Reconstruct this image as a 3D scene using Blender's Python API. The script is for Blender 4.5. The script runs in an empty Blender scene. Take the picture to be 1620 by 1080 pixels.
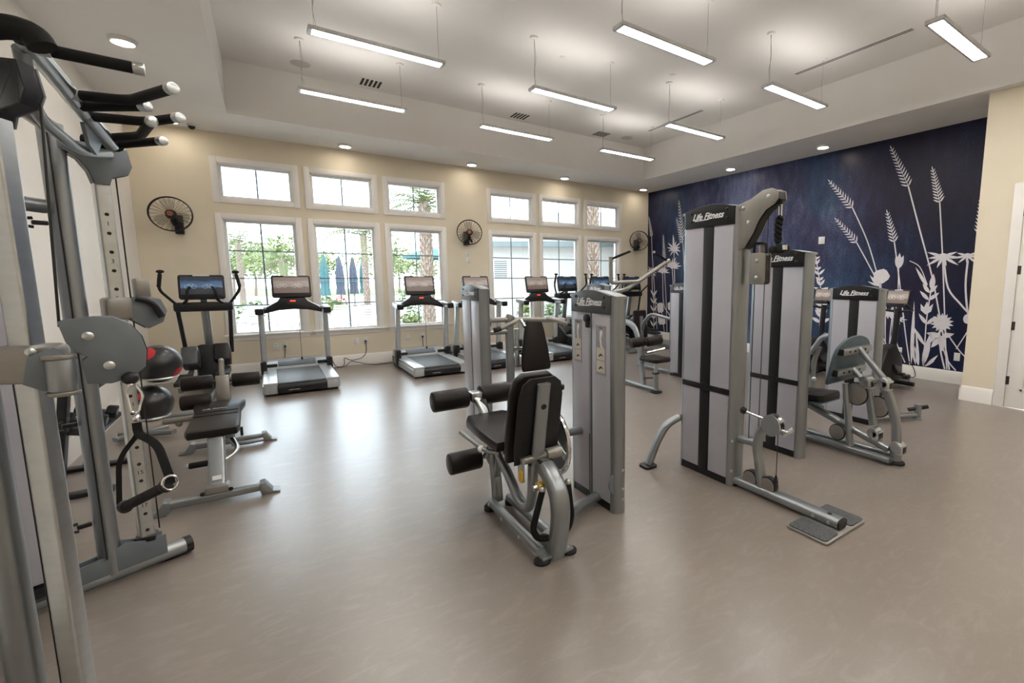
import bpy, bmesh, math, random
from mathutils import Vector, Matrix, noise
R = random.Random(7)
SC = bpy.context.scene
COL = SC.collection
PI = math.pi

# ---------------------------------------------------------------- camera
cam_d = bpy.data.cameras.new('camera')
cam = bpy.data.objects.new('camera', cam_d); COL.objects.link(cam)
YAW, PITCH = 0.6258, 0.1236
fwd = Vector((math.sin(YAW)*math.cos(PITCH), math.cos(YAW)*math.cos(PITCH), -math.sin(PITCH)))
rgt = Vector((math.cos(YAW), -math.sin(YAW), 0)); upv = rgt.cross(fwd)
cm = Matrix.Identity(4)
for i in range(3):
    cm[i][0] = rgt[i]; cm[i][1] = upv[i]; cm[i][2] = -fwd[i]
cm.translation = Vector((0, 0, 1.55))
cam.matrix_world = cm
cam_d.sensor_width = 36; cam_d.sensor_fit = 'HORIZONTAL'
cam_d.lens = 735.34/1620*36
cam_d.shift_x = (810-958.31)/1620; cam_d.shift_y = (531.45-540)/1620
cam_d.clip_start = 0.02; cam_d.clip_end = 300
SC.camera = cam
# ---------------------------------------------------------------- world, exposure
W = bpy.data.worlds.new('bright_overcast_sky'); SC.world = W; W.use_nodes = True
wn = W.node_tree.nodes; wl = W.node_tree.links; wn.clear()
wo = wn.new('ShaderNodeOutputWorld'); wb = wn.new('ShaderNodeBackground')
wc = wn.new('ShaderNodeTexCoord'); wnz = wn.new('ShaderNodeTexNoise'); wr = wn.new('ShaderNodeValToRGB')
wnz.inputs['Scale'].default_value = 2.2; wnz.inputs['Detail'].default_value = 5
wl.new(wc.outputs['Generated'], wnz.inputs['Vector']); wl.new(wnz.outputs['Fac'], wr.inputs['Fac'])
wr.color_ramp.elements[0].position = .35; wr.color_ramp.elements[0].color = (.74, .87, 1, 1)
wr.color_ramp.elements[1].position = .65; wr.color_ramp.elements[1].color = (.90, .96, 1, 1)
wl.new(wr.outputs['Color'], wb.inputs['Color']); wb.inputs['Strength'].default_value = SKY = 5.5
wl.new(wb.outputs['Background'], wo.inputs['Surface'])
vs = SC.view_settings; vs.view_transform = 'Standard'; vs.look = 'None'; vs.gamma = 1; vs.use_curve_mapping = False
vs.exposure = 0.38
LAMP = 33.0      # radiance of the hanging linear lamps
DOWN = 34.0      # radiance of the round downlights

# ---------------------------------------------------------------- materials
def mat(name, col, rough=.5, metal=0., col2=None, scale=8., bump=0., coat=0., spec=.5, stretch=None, emit=None, estr=0., detail=4., lo=.35, hi=.65, trans=0., rvar=0.):
    m = bpy.data.materials.new(name); m.use_nodes = True
    nt = m.node_tree; n = nt.nodes; l = nt.links
    b = n['Principled BSDF']
    b.inputs['Roughness'].default_value = rough; b.inputs['Metallic'].default_value = metal
    b.inputs['Coat Weight'].default_value = coat; b.inputs['Coat Roughness'].default_value = .15
    b.inputs['Specular IOR Level'].default_value = spec
    b.inputs['Transmission Weight'].default_value = trans
    c4 = (*col, 1)
    if col2 is None: col2 = tuple(x*.9 for x in col)
    tc = n.new('ShaderNodeTexCoord'); mp = n.new('ShaderNodeMapping'); nz = n.new('ShaderNodeTexNoise')
    nz.inputs['Scale'].default_value = scale; nz.inputs['Detail'].default_value = detail
    if stretch: mp.inputs['Scale'].default_value = stretch
    l.new(tc.outputs['Object'], mp.inputs['Vector']); l.new(mp.outputs['Vector'], nz.inputs['Vector'])
    rp = n.new('ShaderNodeValToRGB')
    rp.color_ramp.elements[0].position = lo; rp.color_ramp.elements[0].color = c4
    rp.color_ramp.elements[1].position = hi; rp.color_ramp.elements[1].color = (*col2, 1)
    l.new(nz.outputs['Fac'], rp.inputs['Fac']); l.new(rp.outputs['Color'], b.inputs['Base Color'])
    if rvar:
        mr = n.new('ShaderNodeMapRange'); mr.inputs['To Min'].default_value = rough-rvar; mr.inputs['To Max'].default_value = rough+rvar
        l.new(nz.outputs['Fac'], mr.inputs['Value']); l.new(mr.outputs['Result'], b.inputs['Roughness'])
    if bump:
        bp = n.new('ShaderNodeBump'); bp.inputs['Strength'].default_value = bump; bp.inputs['Distance'].default_value = .002
        l.new(nz.outputs['Fac'], bp.inputs['Height']); l.new(bp.outputs['Normal'], b.inputs['Normal'])
    if emit:
        b.inputs['Emission Color'].default_value = (*emit, 1); b.inputs['Emission Strength'].default_value = estr
    return m
M = {}
M['wall'] = mat('cream_wall_paint', (.78, .70, .555), .75, col2=(.755, .675, .53), scale=3, bump=.05)
M['wall_left'] = mat('cream_wall_with_painted_light', (.88, .84, .78), .7, col2=(.85, .81, .75), scale=3, bump=.05)  # paler than the other cream walls: strong light on it painted into the colour
M['ceil'] = mat('ceiling_paint', (.84, .815, .785), .85, col2=(.82, .795, .765), scale=2)
M['trim'] = mat('white_trim_paint', (.86, .83, .79), .4, col2=(.84, .81, .77), scale=5)
M['vinylframe'] = mat('white_window_vinyl', (.86, .88, .88), .35)
M['muntin'] = mat('grey_grille_bar', (.23, .27, .28), .4)
M['silver'] = mat('silver_frame_paint', (.315, .335, .345), .34, .8, col2=(.295, .315, .325), scale=6)
M['steel'] = mat('brushed_steel', (.58, .61, .62), .28, 1., col2=(.54, .57, .58), scale=10, stretch=(1, 1, 4))
M['chrome'] = mat('polished_chrome', (.80, .80, .80), .18, 1.)
M['grey'] = mat('blue_grey_steel_plate', (.165, .19, .212), .42, .3, col2=(.15, .172, .195), scale=12)
M['plate'] = mat('taupe_grey_plate', (.30, .285, .26), .38, .6, scale=8)
M['black'] = mat('black_plastic', (.009, .009, .0105), .36, col2=(.014, .014, .016), scale=40, rvar=.06, spec=0.35)
M['rubber'] = mat('black_rubber', (.013, .013, .0145), .65, col2=(.024, .024, .026), scale=60, bump=.3, spec=0.25)
M['grit'] = mat('grit_foot_pad', (.03, .032, .036), .8, col2=(.11, .115, .12), scale=160, bump=.8)
M['vinyl'] = mat('brown_black_upholstery', (.011, .008, .007), .40, col2=(.015, .0115, .010), scale=60, bump=.12, spec=0.25)
M['foam'] = mat('black_foam_grip', (.012, .012, .012), .65, bump=.2, scale=120, spec=0.15)
M['shroud'] = mat('frosted_pale_shroud', (.39, .39, .44), .33, col2=(.45, .45, .495), scale=1.6, coat=.15)
M['cap'] = mat('dark_slate_cap', (.045, .05, .056), .36, col2=(.06, .066, .072), scale=20, rvar=.05)
M['capblack'] = mat('black_cap', (.012, .012, .013), .4, spec=0.3)
M['letter'] = mat('pale_lettering', (.82, .82, .83), .5)
M['deck'] = mat('treadmill_belt', (.055, .06, .066), .5, col2=(.07, .075, .082), scale=90, bump=.15)
M['tsilver'] = mat('treadmill_silver_plastic', (.50, .53, .55), .3, .45, scale=10)
M['thood'] = mat('treadmill_pale_hood', (.50, .53, .56), .32, .2)
M['red'] = mat('red_plastic', (.65, .03, .02), .4)
M['redball'] = mat('red_ball_stripe', (.55, .02, .03), .4)
M['ball'] = mat('black_exercise_ball', (.016, .016, .018), .3, col2=(.022, .022, .024), scale=30, coat=.2)
M['whitepl'] = mat('white_plastic', (.80, .80, .79), .4)
M['brass'] = mat('hinge_metal', (.10, .085, .07), .4, .8)
M['yellow'] = mat('yellow_plastic', (.75, .42, .02), .4)
M['placard'] = mat('grey_placard', (.33, .32, .335), .5)
M['placard_l'] = mat('pale_placard_panel', (.62, .58, .50), .5)
M['blueup'] = mat('slate_blue_pad', (.05, .085, .105), .45, col2=(.065, .10, .12), scale=40, bump=.1)
M['lampon'] = mat('lamp_diffuser', (.9, .9, .9), .5, emit=(1, .955, .90), estr=LAMP)
M['lampup'] = mat('lamp_up_diffuser', (.9, .9, .9), .5, emit=(1, .955, .90), estr=LAMP*.24)
M['downon'] = mat('downlight_lens', (.9, .9, .9), .5, emit=(1, .90, .76), estr=DOWN)
M['lamphouse'] = mat('aluminium_lamp_housing', (.66, .66, .66), .4, .3)
M['cable'] = mat('thin_grey_wire', (.35, .34, .33), .5, .3)
M['bcable'] = mat('black_cable', (.01, .01, .01), .4)
M['ledred'] = mat('red_led_display', (.2, .01, .01), .4, emit=(1, .09, .04), estr=1.2)
M['ventdark'] = mat('vent_dark_gap', (.015, .013, .012), .8)

def floor_mat():
    m = bpy.data.materials.new('taupe_mottled_vinyl_floor'); m.use_nodes = True
    n = m.node_tree.nodes; l = m.node_tree.links; b = n['Principled BSDF']
    tc = n.new('ShaderNodeTexCoord')
    def nz(scale, det, st=(1, 1, 1), rot=0, dist=0):
        mp = n.new('ShaderNodeMapping'); mp.inputs['Scale'].default_value = st; mp.inputs['Rotation'].default_value = (0, 0, rot)
        t = n.new('ShaderNodeTexNoise'); t.inputs['Scale'].default_value = scale; t.inputs['Detail'].default_value = det; t.inputs['Distortion'].default_value = dist
        t.inputs['Roughness'].default_value = .65
        l.new(tc.outputs['Object'], mp.inputs['Vector']); l.new(mp.outputs['Vector'], t.inputs['Vector']); return t
    a = nz(.55, 6); c = nz(5, 8, (1, 2.6, 1), .5, 1.2); d = nz(40, 4, (1, 3, 1), .5)
    r1 = n.new('ShaderNodeValToRGB'); e = r1.color_ramp.elements
    e[0].position = .3; e[0].color = (.215, .178, .150, 1); e[1].position = .72; e[1].color = (.27, .23, .20, 1)
    l.new(a.outputs['Fac'], r1.inputs['Fac'])
    r2 = n.new('ShaderNodeValToRGB'); e = r2.color_ramp.elements
    e[0].position = .50; e[0].color = (0, 0, 0, 1); e[1].position = .78; e[1].color = (.55, .55, .55, 1)
    l.new(c.outputs['Fac'], r2.inputs['Fac'])
    mx = n.new('ShaderNodeMixRGB'); mx.inputs['Color2'].default_value = (.36, .315, .282, 1)
    l.new(r2.outputs['Color'], mx.inputs['Fac']); l.new(r1.outputs['Color'], mx.inputs['Color1'])
    m2 = n.new('ShaderNodeMixRGB'); m2.blend_type = 'MULTIPLY'; m2.inputs['Fac'].default_value = .2
    l.new(mx.outputs['Color'], m2.inputs['Color1']); l.new(d.outputs['Fac'], m2.inputs['Color2'])
    l.new(m2.outputs['Color'], b.inputs['Base Color'])
    mr = n.new('ShaderNodeMapRange'); mr.inputs['To Min'].default_value = .27; mr.inputs['To Max'].default_value = .37
    l.new(c.outputs['Fac'], mr.inputs['Value']); l.new(mr.outputs['Result'], b.inputs['Roughness'])
    bp = n.new('ShaderNodeBump'); bp.inputs['Strength'].default_value = .025; bp.inputs['Distance'].default_value = .002
    l.new(c.outputs['Fac'], bp.inputs['Height']); l.new(bp.outputs['Normal'], b.inputs['Normal'])
    b.inputs['Specular IOR Level'].default_value = .9
    b.inputs['Coat Weight'].default_value = .35; b.inputs['Coat Roughness'].default_value = .26; b.inputs['Coat IOR'].default_value = 1.6
    return m
M['floor'] = floor_mat()
def glass_mat():
    m = bpy.data.materials.new('window_glass'); m.use_nodes = True
    n = m.node_tree.nodes; l = m.node_tree.links; n.clear()
    o = n.new('ShaderNodeOutputMaterial'); t = n.new('ShaderNodeBsdfTransparent'); g = n.new('ShaderNodeBsdfGlossy')
    f = n.new('ShaderNodeFresnel'); f.inputs['IOR'].default_value = 1.35; x = n.new('ShaderNodeMixShader')
    t.inputs['Color'].default_value = (.96, .98, .98, 1); g.inputs['Roughness'].default_value = .02
    l.new(f.outputs['Fac'], x.inputs['Fac']); l.new(t.outputs[0], x.inputs[1]); l.new(g.outputs[0], x.inputs[2]); l.new(x.outputs[0], o.inputs['Surface'])
    return m
M['glass'] = glass_mat()
def mural_mat():
    m = bpy.data.materials.new('blue_watercolour_wallpaper'); m.use_nodes = True
    n = m.node_tree.nodes; l = m.node_tree.links; b = n['Principled BSDF']
    tc = n.new('ShaderNodeTexCoord')
    def nz(scale, det, st=(1, 1, 1), off=0):
        mp = n.new('ShaderNodeMapping'); mp.inputs['Scale'].default_value = st; mp.inputs['Location'].default_value = (off, off, off)
        t = n.new('ShaderNodeTexNoise'); t.inputs['Scale'].default_value = scale; t.inputs['Detail'].default_value = det
        l.new(tc.outputs['Object'], mp.inputs['Vector']); l.new(mp.outputs['Vector'], t.inputs['Vector']); return t
    big = nz(.62, 5, (1, 1, .75), 3.1); hue = nz(.9, 3, (1, 1, 1), 9.2); fine = nz(34, 6, (1, 1, 1.6)); mid = nz(4, 6, (1, 2.2, .8), 1)
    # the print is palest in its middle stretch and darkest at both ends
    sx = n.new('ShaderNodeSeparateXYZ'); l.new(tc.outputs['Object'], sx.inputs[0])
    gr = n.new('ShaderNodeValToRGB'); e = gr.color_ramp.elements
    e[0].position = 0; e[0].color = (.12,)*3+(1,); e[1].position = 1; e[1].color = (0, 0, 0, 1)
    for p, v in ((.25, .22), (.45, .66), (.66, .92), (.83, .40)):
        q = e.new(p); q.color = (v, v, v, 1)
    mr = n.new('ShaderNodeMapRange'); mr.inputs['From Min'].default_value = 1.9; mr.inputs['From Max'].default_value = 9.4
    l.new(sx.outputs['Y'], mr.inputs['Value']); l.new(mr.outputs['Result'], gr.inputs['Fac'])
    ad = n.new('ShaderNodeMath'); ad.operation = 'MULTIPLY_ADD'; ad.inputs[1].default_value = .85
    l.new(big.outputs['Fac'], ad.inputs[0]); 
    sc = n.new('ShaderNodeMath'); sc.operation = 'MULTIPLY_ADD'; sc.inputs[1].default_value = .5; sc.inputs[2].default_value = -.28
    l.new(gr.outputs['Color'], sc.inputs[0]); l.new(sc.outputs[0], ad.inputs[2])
    a2 = n.new('ShaderNodeMath'); a2.operation = 'MULTIPLY_ADD'; a2.inputs[1].default_value = .30
    l.new(mid.outputs['Fac'], a2.inputs[0]); l.new(ad.outputs[0], a2.inputs[2])
    a3 = n.new('ShaderNodeMath'); a3.operation = 'MULTIPLY_ADD'; a3.inputs[1].default_value = .42
    l.new(fine.outputs['Fac'], a3.inputs[0]); l.new(a2.outputs[0], a3.inputs[2])
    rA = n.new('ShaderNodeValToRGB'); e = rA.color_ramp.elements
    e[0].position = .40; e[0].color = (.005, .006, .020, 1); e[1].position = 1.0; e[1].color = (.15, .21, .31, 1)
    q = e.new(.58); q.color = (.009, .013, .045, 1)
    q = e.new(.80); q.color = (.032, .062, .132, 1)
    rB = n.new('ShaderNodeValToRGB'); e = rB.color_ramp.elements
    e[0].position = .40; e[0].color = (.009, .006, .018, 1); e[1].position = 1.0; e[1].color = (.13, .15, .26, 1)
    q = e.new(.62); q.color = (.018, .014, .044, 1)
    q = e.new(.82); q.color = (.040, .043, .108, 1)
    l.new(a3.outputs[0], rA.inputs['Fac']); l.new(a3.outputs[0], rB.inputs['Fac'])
    hr = n.new('ShaderNodeValToRGB'); hr.color_ramp.elements[0].position = .42; hr.color_ramp.elements[1].position = .6
    l.new(hue.outputs['Fac'], hr.inputs['Fac'])
    mx = n.new('ShaderNodeMixRGB'); l.new(hr.outputs['Color'], mx.inputs['Fac']); l.new(rA.outputs['Color'], mx.inputs['Color1']); l.new(rB.outputs['Color'], mx.inputs['Color2'])
    l.new(mx.outputs['Color'], b.inputs['Base Color']); b.inputs['Roughness'].default_value = .40
    b.inputs['Specular IOR Level'].default_value = .3
    return m
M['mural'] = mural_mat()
M['print'] = mat('pale_printed_silhouette', (.82, .79, .82), .6, col2=(.76, .73, .77), scale=12)

# ---------------------------------------------------------------- mesh helpers
def V(*a): return Vector(a if len(a) > 1 else a[0])
class MB:
    """collects shapes; build() links them as ONE mesh object"""
    def __init__(s, org=(0, 0, 0)): s.v = []; s.f = []; s.org = Vector(org)
    def add(s, vs, fs):
        o = len(s.v); s.v += [Vector(x) for x in vs]; s.f += [tuple(i+o for i in f) for f in fs]; return s
    def frombm(s, bm, mtx=None):
        bm.verts.index_update()
        s.add([(mtx @ v.co) if mtx else v.co.copy() for v in bm.verts], [[v.index for v in f.verts] for f in bm.faces]); bm.free(); return s
    def box(s, c, d, rot=None, bev=0., seg=2):
        bm = bmesh.new(); bmesh.ops.create_cube(bm, size=1)
        for v in bm.verts: v.co = Vector((v.co.x*d[0], v.co.y*d[1], v.co.z*d[2]))
        if bev: bmesh.ops.bevel(bm, geom=bm.edges[:], offset=min(bev, min(d)*.49), segments=seg, affect='EDGES', profile=.5)
        mt = Matrix.Translation(Vector(c))
        if rot is not None: mt = mt @ (rot if isinstance(rot, Matrix) else Matrix.Rotation(rot, 4, 'Z')).to_4x4()
        return s.frombm(bm, mt)
    def bx(s, x0, x1, y0, y1, z0, z1, bev=0.):
        return s.box(((x0+x1)/2, (y0+y1)/2, (z0+z1)/2), (abs(x1-x0), abs(y1-y0), abs(z1-z0)), bev=bev)
    def bar(s, p0, p1, w, h, up=(0, 0, 1), bev=.006, ext=0.):
        p0 = Vector(p0); p1 = Vector(p1); d = (p1-p0); L = d.length; d.normalize(); up = Vector(up)
        if abs(d.dot(up)) > .98: up = Vector((0, 1, 0))
        x = d.cross(up).normalized(); z = x.cross(d).normalized()
        m = Matrix((x, d, z)).transposed()
        return s.box((p0+p1)/2, (w, L+ext, h), rot=m, bev=bev)
    def cyl(s, p0, p1, r, r2=None, seg=16, bev=0.):
        p0 = Vector(p0); p1 = Vector(p1); d = p1-p0; L = d.length; r2 = r if r2 is None else r2
        if bev: return s.lathe([(0, 0), (r-bev, 0), (r-bev*.3, bev*.3), (r, bev), (r2, L-bev), (r2-bev*.3, L-bev*.3), (r2-bev, L), (0, L)], p0, d, seg)
        return s.lathe([(0, 0), (r, 0), (r2, L), (0, L)], p0, d, seg)
    def lathe(s, prof, o, ax=(0, 0, 1), seg=20):
        o = Vector(o); d = Vector(ax).normalized(); t = Vector((1, 0, 0)) if abs(d.x) < .9 else Vector((0, 1, 0))
        x = d.cross(t).normalized(); y = d.cross(x)
        vs = []; idx = []
        for r, h in prof:
            if r < 1e-6: idx.append([len(vs)]); vs.append(o+d*h)
            else:
                idx.append(list(range(len(vs), len(vs)+seg)))
                for k in range(seg):
                    a = 2*PI*k/seg; vs.append(o+d*h+x*(r*math.cos(a))+y*(r*math.sin(a)))
        fs = []
        for A, B in zip(idx, idx[1:]):
            if len(A) == 1 and len(B) == 1: continue
            for k in range(seg):
                k2 = (k+1) % seg
                if len(A) == 1: fs.append((A[0], B[k2], B[k]))
                elif len(B) == 1: fs.append((A[k], A[k2], B[0]))
                else: fs.append((A[k], A[k2], B[k2], B[k]))
        return s.add(vs, fs)
    def sphere(s, c, r, seg=20, sc=(1, 1, 1)):
        n = seg//2; pr = [(math.sin(PI*i/n), -math.cos(PI*i/n)) for i in range(n+1)]
        m = MB(); m.lathe([(max(0, a) if 0 < i < n else 0, b) for i, (a, b) in enumerate(pr)], (0, 0, 0), (0, 0, 1), seg)
        return s.add([Vector(c)+Vector((v.x*r*sc[0], v.y*r*sc[1], v.z*r*sc[2])) for v in m.v], m.f)
    def tube(s, pts, r, seg=12, fil=0., prof=None, up=(0, 0, 1), taper=None, closed=False):
        pts = [Vector(p) for p in pts]
        if fil and len(pts) > 2:
            q = [pts[0]]
            for a, b, c in zip(pts, pts[1:], pts[2:]):
                u = (a-b); w = (c-b); d = min(fil, u.length*.48, w.length*.48); u = u.normalized()*d; w = w.normalized()*d
                for k in range(7):
                    t = k/6; q.append((b+u)*(1-t)**2 + b*2*t*(1-t) + (b+w)*t*t)
            q.append(pts[-1]); pts = q
        pr = prof or [(r*math.cos(2*PI*k/seg), r*math.sin(2*PI*k/seg)) for k in range(seg)]
        n = len(pr); N = len(pts); vs = []; fs = []
        tan = []
        for i in range(N):
            if closed: t = pts[(i+1) % N]-pts[i-1]
            else: t = pts[min(i+1, N-1)]-pts[max(i-1, 0)]
            tan.append(t.normalized())
        up = Vector(up)
        if abs(tan[0].dot(up)) > .95: up = Vector((0, 1, 0)) if abs(tan[0].y) < .9 else Vector((1, 0, 0))
        x = tan[0].cross(up).normalized()
        for i in range(N):
            t = tan[i]; x = (x-t*x.dot(t)).normalized(); y = t.cross(x) * -1
            k = taper(i/(N-1)) if taper else 1
            for a, b in pr: vs.append(pts[i]+x*a*k+y*b*k)
        for i in range(N if closed else N-1):
            for k in range(n):
                k2 = (k+1) % n; i2 = (i+1) % N
                fs.append((i*n+k, i*n+k2, i2*n+k2, i2*n+k))
        if not closed: fs.append(tuple(range(n-1, -1, -1))); fs.append(tuple((N-1)*n+k for k in range(n)))
        return s.add(vs, fs)
    def prism(s, poly, o, u, v, d, bev=0.):
        """polygon (2D) in the plane o,u,v extruded by vector-length d along u x v"""
        o = Vector(o); u = Vector(u).normalized(); v = Vector(v).normalized(); w = u.cross(v)
        bm = bmesh.new(); vs = [bm.verts.new((a, b, 0)) for a, b in poly]; f = bm.faces.new(vs)
        e = bmesh.ops.extrude_face_region(bm, geom=[f])
        for x in e['geom']:
            if isinstance(x, bmesh.types.BMVert): x.co.z += d
        bmesh.ops.recalc_face_normals(bm, faces=bm.faces[:])
        if bev:
            ed = [x for x in bm.edges if abs(x.verts[0].co.z-x.verts[1].co.z) < 1e-6]
            bmesh.ops.bevel(bm, geom=ed, offset=bev, segments=2, affect='EDGES', profile=.5)
        m = Matrix((u, v, w)).transposed().to_4x4(); m.translation = o
        return s.frombm(bm, m)
    def build(s, name, m, parent=None, sharp=38, smooth=True):
        me = bpy.data.meshes.new(name)
        me.from_pydata([(v-s.org)[:] for v in s.v], [], s.f); me.update()
        bm = bmesh.new(); bm.from_mesh(me); bmesh.ops.recalc_face_normals(bm, faces=bm.faces[:]); bm.to_mesh(me); bm.free()
        if smooth:
            me.polygons.foreach_set('use_smooth', [True]*len(me.polygons)); me.set_sharp_from_angle(angle=math.radians(sharp))
        me.materials.append(M[m] if isinstance(m, str) else m)
        o = bpy.data.objects.new(name, me); COL.objects.link(o)
        if parent is not None: o.parent = parent
        elif s.org.length: o.location = s.org
        return o
def arc(cx, cy, r, a0, a1, n=10, ry=None):
    ry = ry or r
    return [(cx+r*math.cos(math.radians(a0+(a1-a0)*i/n)), cy+ry*math.sin(math.radians(a0+(a1-a0)*i/n))) for i in range(n+1)]
def rrect(w, h, r, n=4):
    return arc(w/2-r, h/2-r, r, 0, 90, n)+arc(-w/2+r, h/2-r, r, 90, 180, n)+arc(-w/2+r, -h/2+r, r, 180, 270, n)+arc(w/2-r, -h/2+r, r, 270, 360, n)
def tag(o, label=None, cat=None, group=None, kind=None):
    if label: o['label'] = label
    if cat: o['category'] = cat
    if group: o['group'] = group
    if kind: o['kind'] = kind
    return o
def thing(name, label, cat, loc=(0, 0, 0), rz=0., group=None):
    o = bpy.data.objects.new(name, None); COL.objects.link(o); o.empty_display_size = .1
    o.location = loc; o.rotation_euler = (0, 0, rz); return tag(o, label, cat, group)
def dup(root, loc, rz=None, label=None):
    r = root.copy(); COL.objects.link(r); r.location = loc
    if rz is not None: r.rotation_euler = (0, 0, rz)
    if label: r['label'] = label
    def rec(src, dst):
        for ch in list(src.children):
            c = ch.copy(); COL.objects.link(c); c.parent = dst; rec(ch, c)
    rec(root, r); return r
def text(name, body, size, o, u, v, m, parent, org=(0, 0, 0), shear=0., depth=.0015, center=True, bold=0.):
    cu = bpy.data.curves.new(name, 'FONT'); cu.body = body; cu.size = size; cu.shear = shear; cu.extrude = depth; cu.offset = bold; cu.resolution_u = 3
    if center: cu.align_x = 'CENTER'; cu.align_y = 'CENTER'
    t = bpy.data.objects.new('tmp', cu); COL.objects.link(t)
    me = bpy.data.meshes.new_from_object(t.evaluated_get(bpy.context.evaluated_depsgraph_get())); bpy.data.objects.remove(t); bpy.data.curves.remove(cu)
    u = Vector(u).normalized(); v = Vector(v).normalized(); w = u.cross(v)
    mt = Matrix((u, v, w)).transposed().to_4x4(); mt.translation = Vector(o)-Vector(org); me.transform(mt)
    me.materials.clear(); me.materials.append(M[m]); me.name = name
    ob = bpy.data.objects.new(name, me); COL.objects.link(ob); ob.parent = parent; return ob
# ================================================================ THE ROOM
XL, XM, XP, YP, D, YF = -1.468, 8.135, 7.14, 2.064, 9.375, -3.4
ZC, ZT = 3.7365, 4.427
TX0, TX1, TY1, TY0 = -.28, 7.007, 8.248, -2.4
def struct(mb, name, m, label, **k):
    return tag(mb.build(name, m, **k), label, None, None, 'structure')
floor = struct(MB().bx(XL-.2, XM+.2, YF-.2, D+.2, -.1, 0), 'floor', 'floor', 'taupe brown mottled vinyl gym floor with a soft sheen')
c = MB()
c.bx(XL, TX0, YF, D, ZC, ZT+.1); c.bx(TX1, XM, YF, D, ZC, ZT+.1); c.bx(TX0, TX1, TY1, D, ZC, ZT+.1); c.bx(TX0, TX1, YF, TY0, ZC, ZT+.1)
c.bx(XL-.2, XM+.2, YF-.2, D+.2, ZT, ZT+.12)
struct(c, 'ceiling', 'ceil', 'off white tray ceiling with a raised centre and flat soffit border', smooth=False)
# back wall with twelve openings
X1, PT, WW, X4 = -.582, 1.1881, 1.111, 3.7624
wx = [X1+i*PT for i in range(3)]+[X4+i*PT for i in range(3)]
ops = []
for x in wx:
    ops.append((x+.085, x+WW-.085, .655, 2.46)); ops.append((x+.085, x+WW-.085, 2.785, 3.295))
w = MB()
xs = sorted(set([XL-.2, XM+.2]+[q for o in ops for q in o[:2]])); zs = [0, .655, 2.46, 2.785, 3.295, ZT]
for a, b in zip(xs, xs[1:]):
    for z0, z1 in zip(zs, zs[1:]):
        if not any(o[0]-1e-6 <= a and b <= o[1]+1e-6 and o[2]-1e-6 <= z0 and z1 <= o[3]+1e-6 for o in ops):
            w.bx(a, b, D, D+.19, z0, z1)
struct(w, 'wall_back', 'wall', 'cream painted back wall with two banks of windows', smooth=False)
struct(MB().bx(XL-.2, XL, YF, D, 0, ZT), 'wall_left', 'wall_left', 'cream wall behind the cable machine, its bright light painted into the colour', smooth=False)
struct(MB().bx(XL-.2, XM+.2, YF-.2, YF, 0, ZT), 'wall_front', 'wall', 'cream painted wall behind the camera', smooth=False)
DY0, DY1 = 0.00, 1.63          # door opening in the projecting wall
w = MB(); w.bx(XP, XM+.2, DY1, YP, 0, ZC); w.bx(XP, XM+.2, YF, DY0, 0, ZC); w.bx(XP, XM+.2, DY0, DY1, 2.54, ZC)
struct(w, 'wall_right', 'wall', 'cream painted wall section beside the white door', smooth=False)
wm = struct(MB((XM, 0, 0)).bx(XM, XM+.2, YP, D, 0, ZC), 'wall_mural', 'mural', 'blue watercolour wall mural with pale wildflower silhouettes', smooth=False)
for o in (wm,): 
    pass
# baseboards with a moulded top
def baseboard(name, label, pts, h=.19):
    m = MB()
    for p0, p1, nrm in pts:
        p0, p1, nrm = V(p0), V(p1), V(nrm); L = (p1-p0).length
        m.prism([(0, 0), (.018, 0), (.018, h-.045), (.012, h-.03), (.010, h-.008), (.004, h), (0, h)], p0, nrm, (0, 0, 1), L if nrm.cross(V(0, 0, 1)).dot(p1-p0) > 0 else -L)
    struct(m, name, 'trim', label)
baseboard('baseboard_back', 'cream white baseboard along the window wall', [((XL, D, 0), (XM, D, 0), (0, -1, 0))])
baseboard('baseboard_left', 'cream white baseboard along the left wall', [((XL, YF, 0), (XL, D, 0), (1, 0, 0))])
baseboard('baseboard_mural', 'cream white baseboard under the blue mural', [((XM, YP, 0), (XM, D, 0), (-1, 0, 0))])
baseboard('baseboard_right', 'cream white baseboard on the wall beside the door', [((XP, 1.74, 0), (XP, YP, 0), (-1, 0, 0)), ((XP, YF, 0), (XP, -.1, 0), (-1, 0, 0)), ((XP-.018, YP, 0), (XM, YP, 0), (0, 1, 0))])
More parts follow.
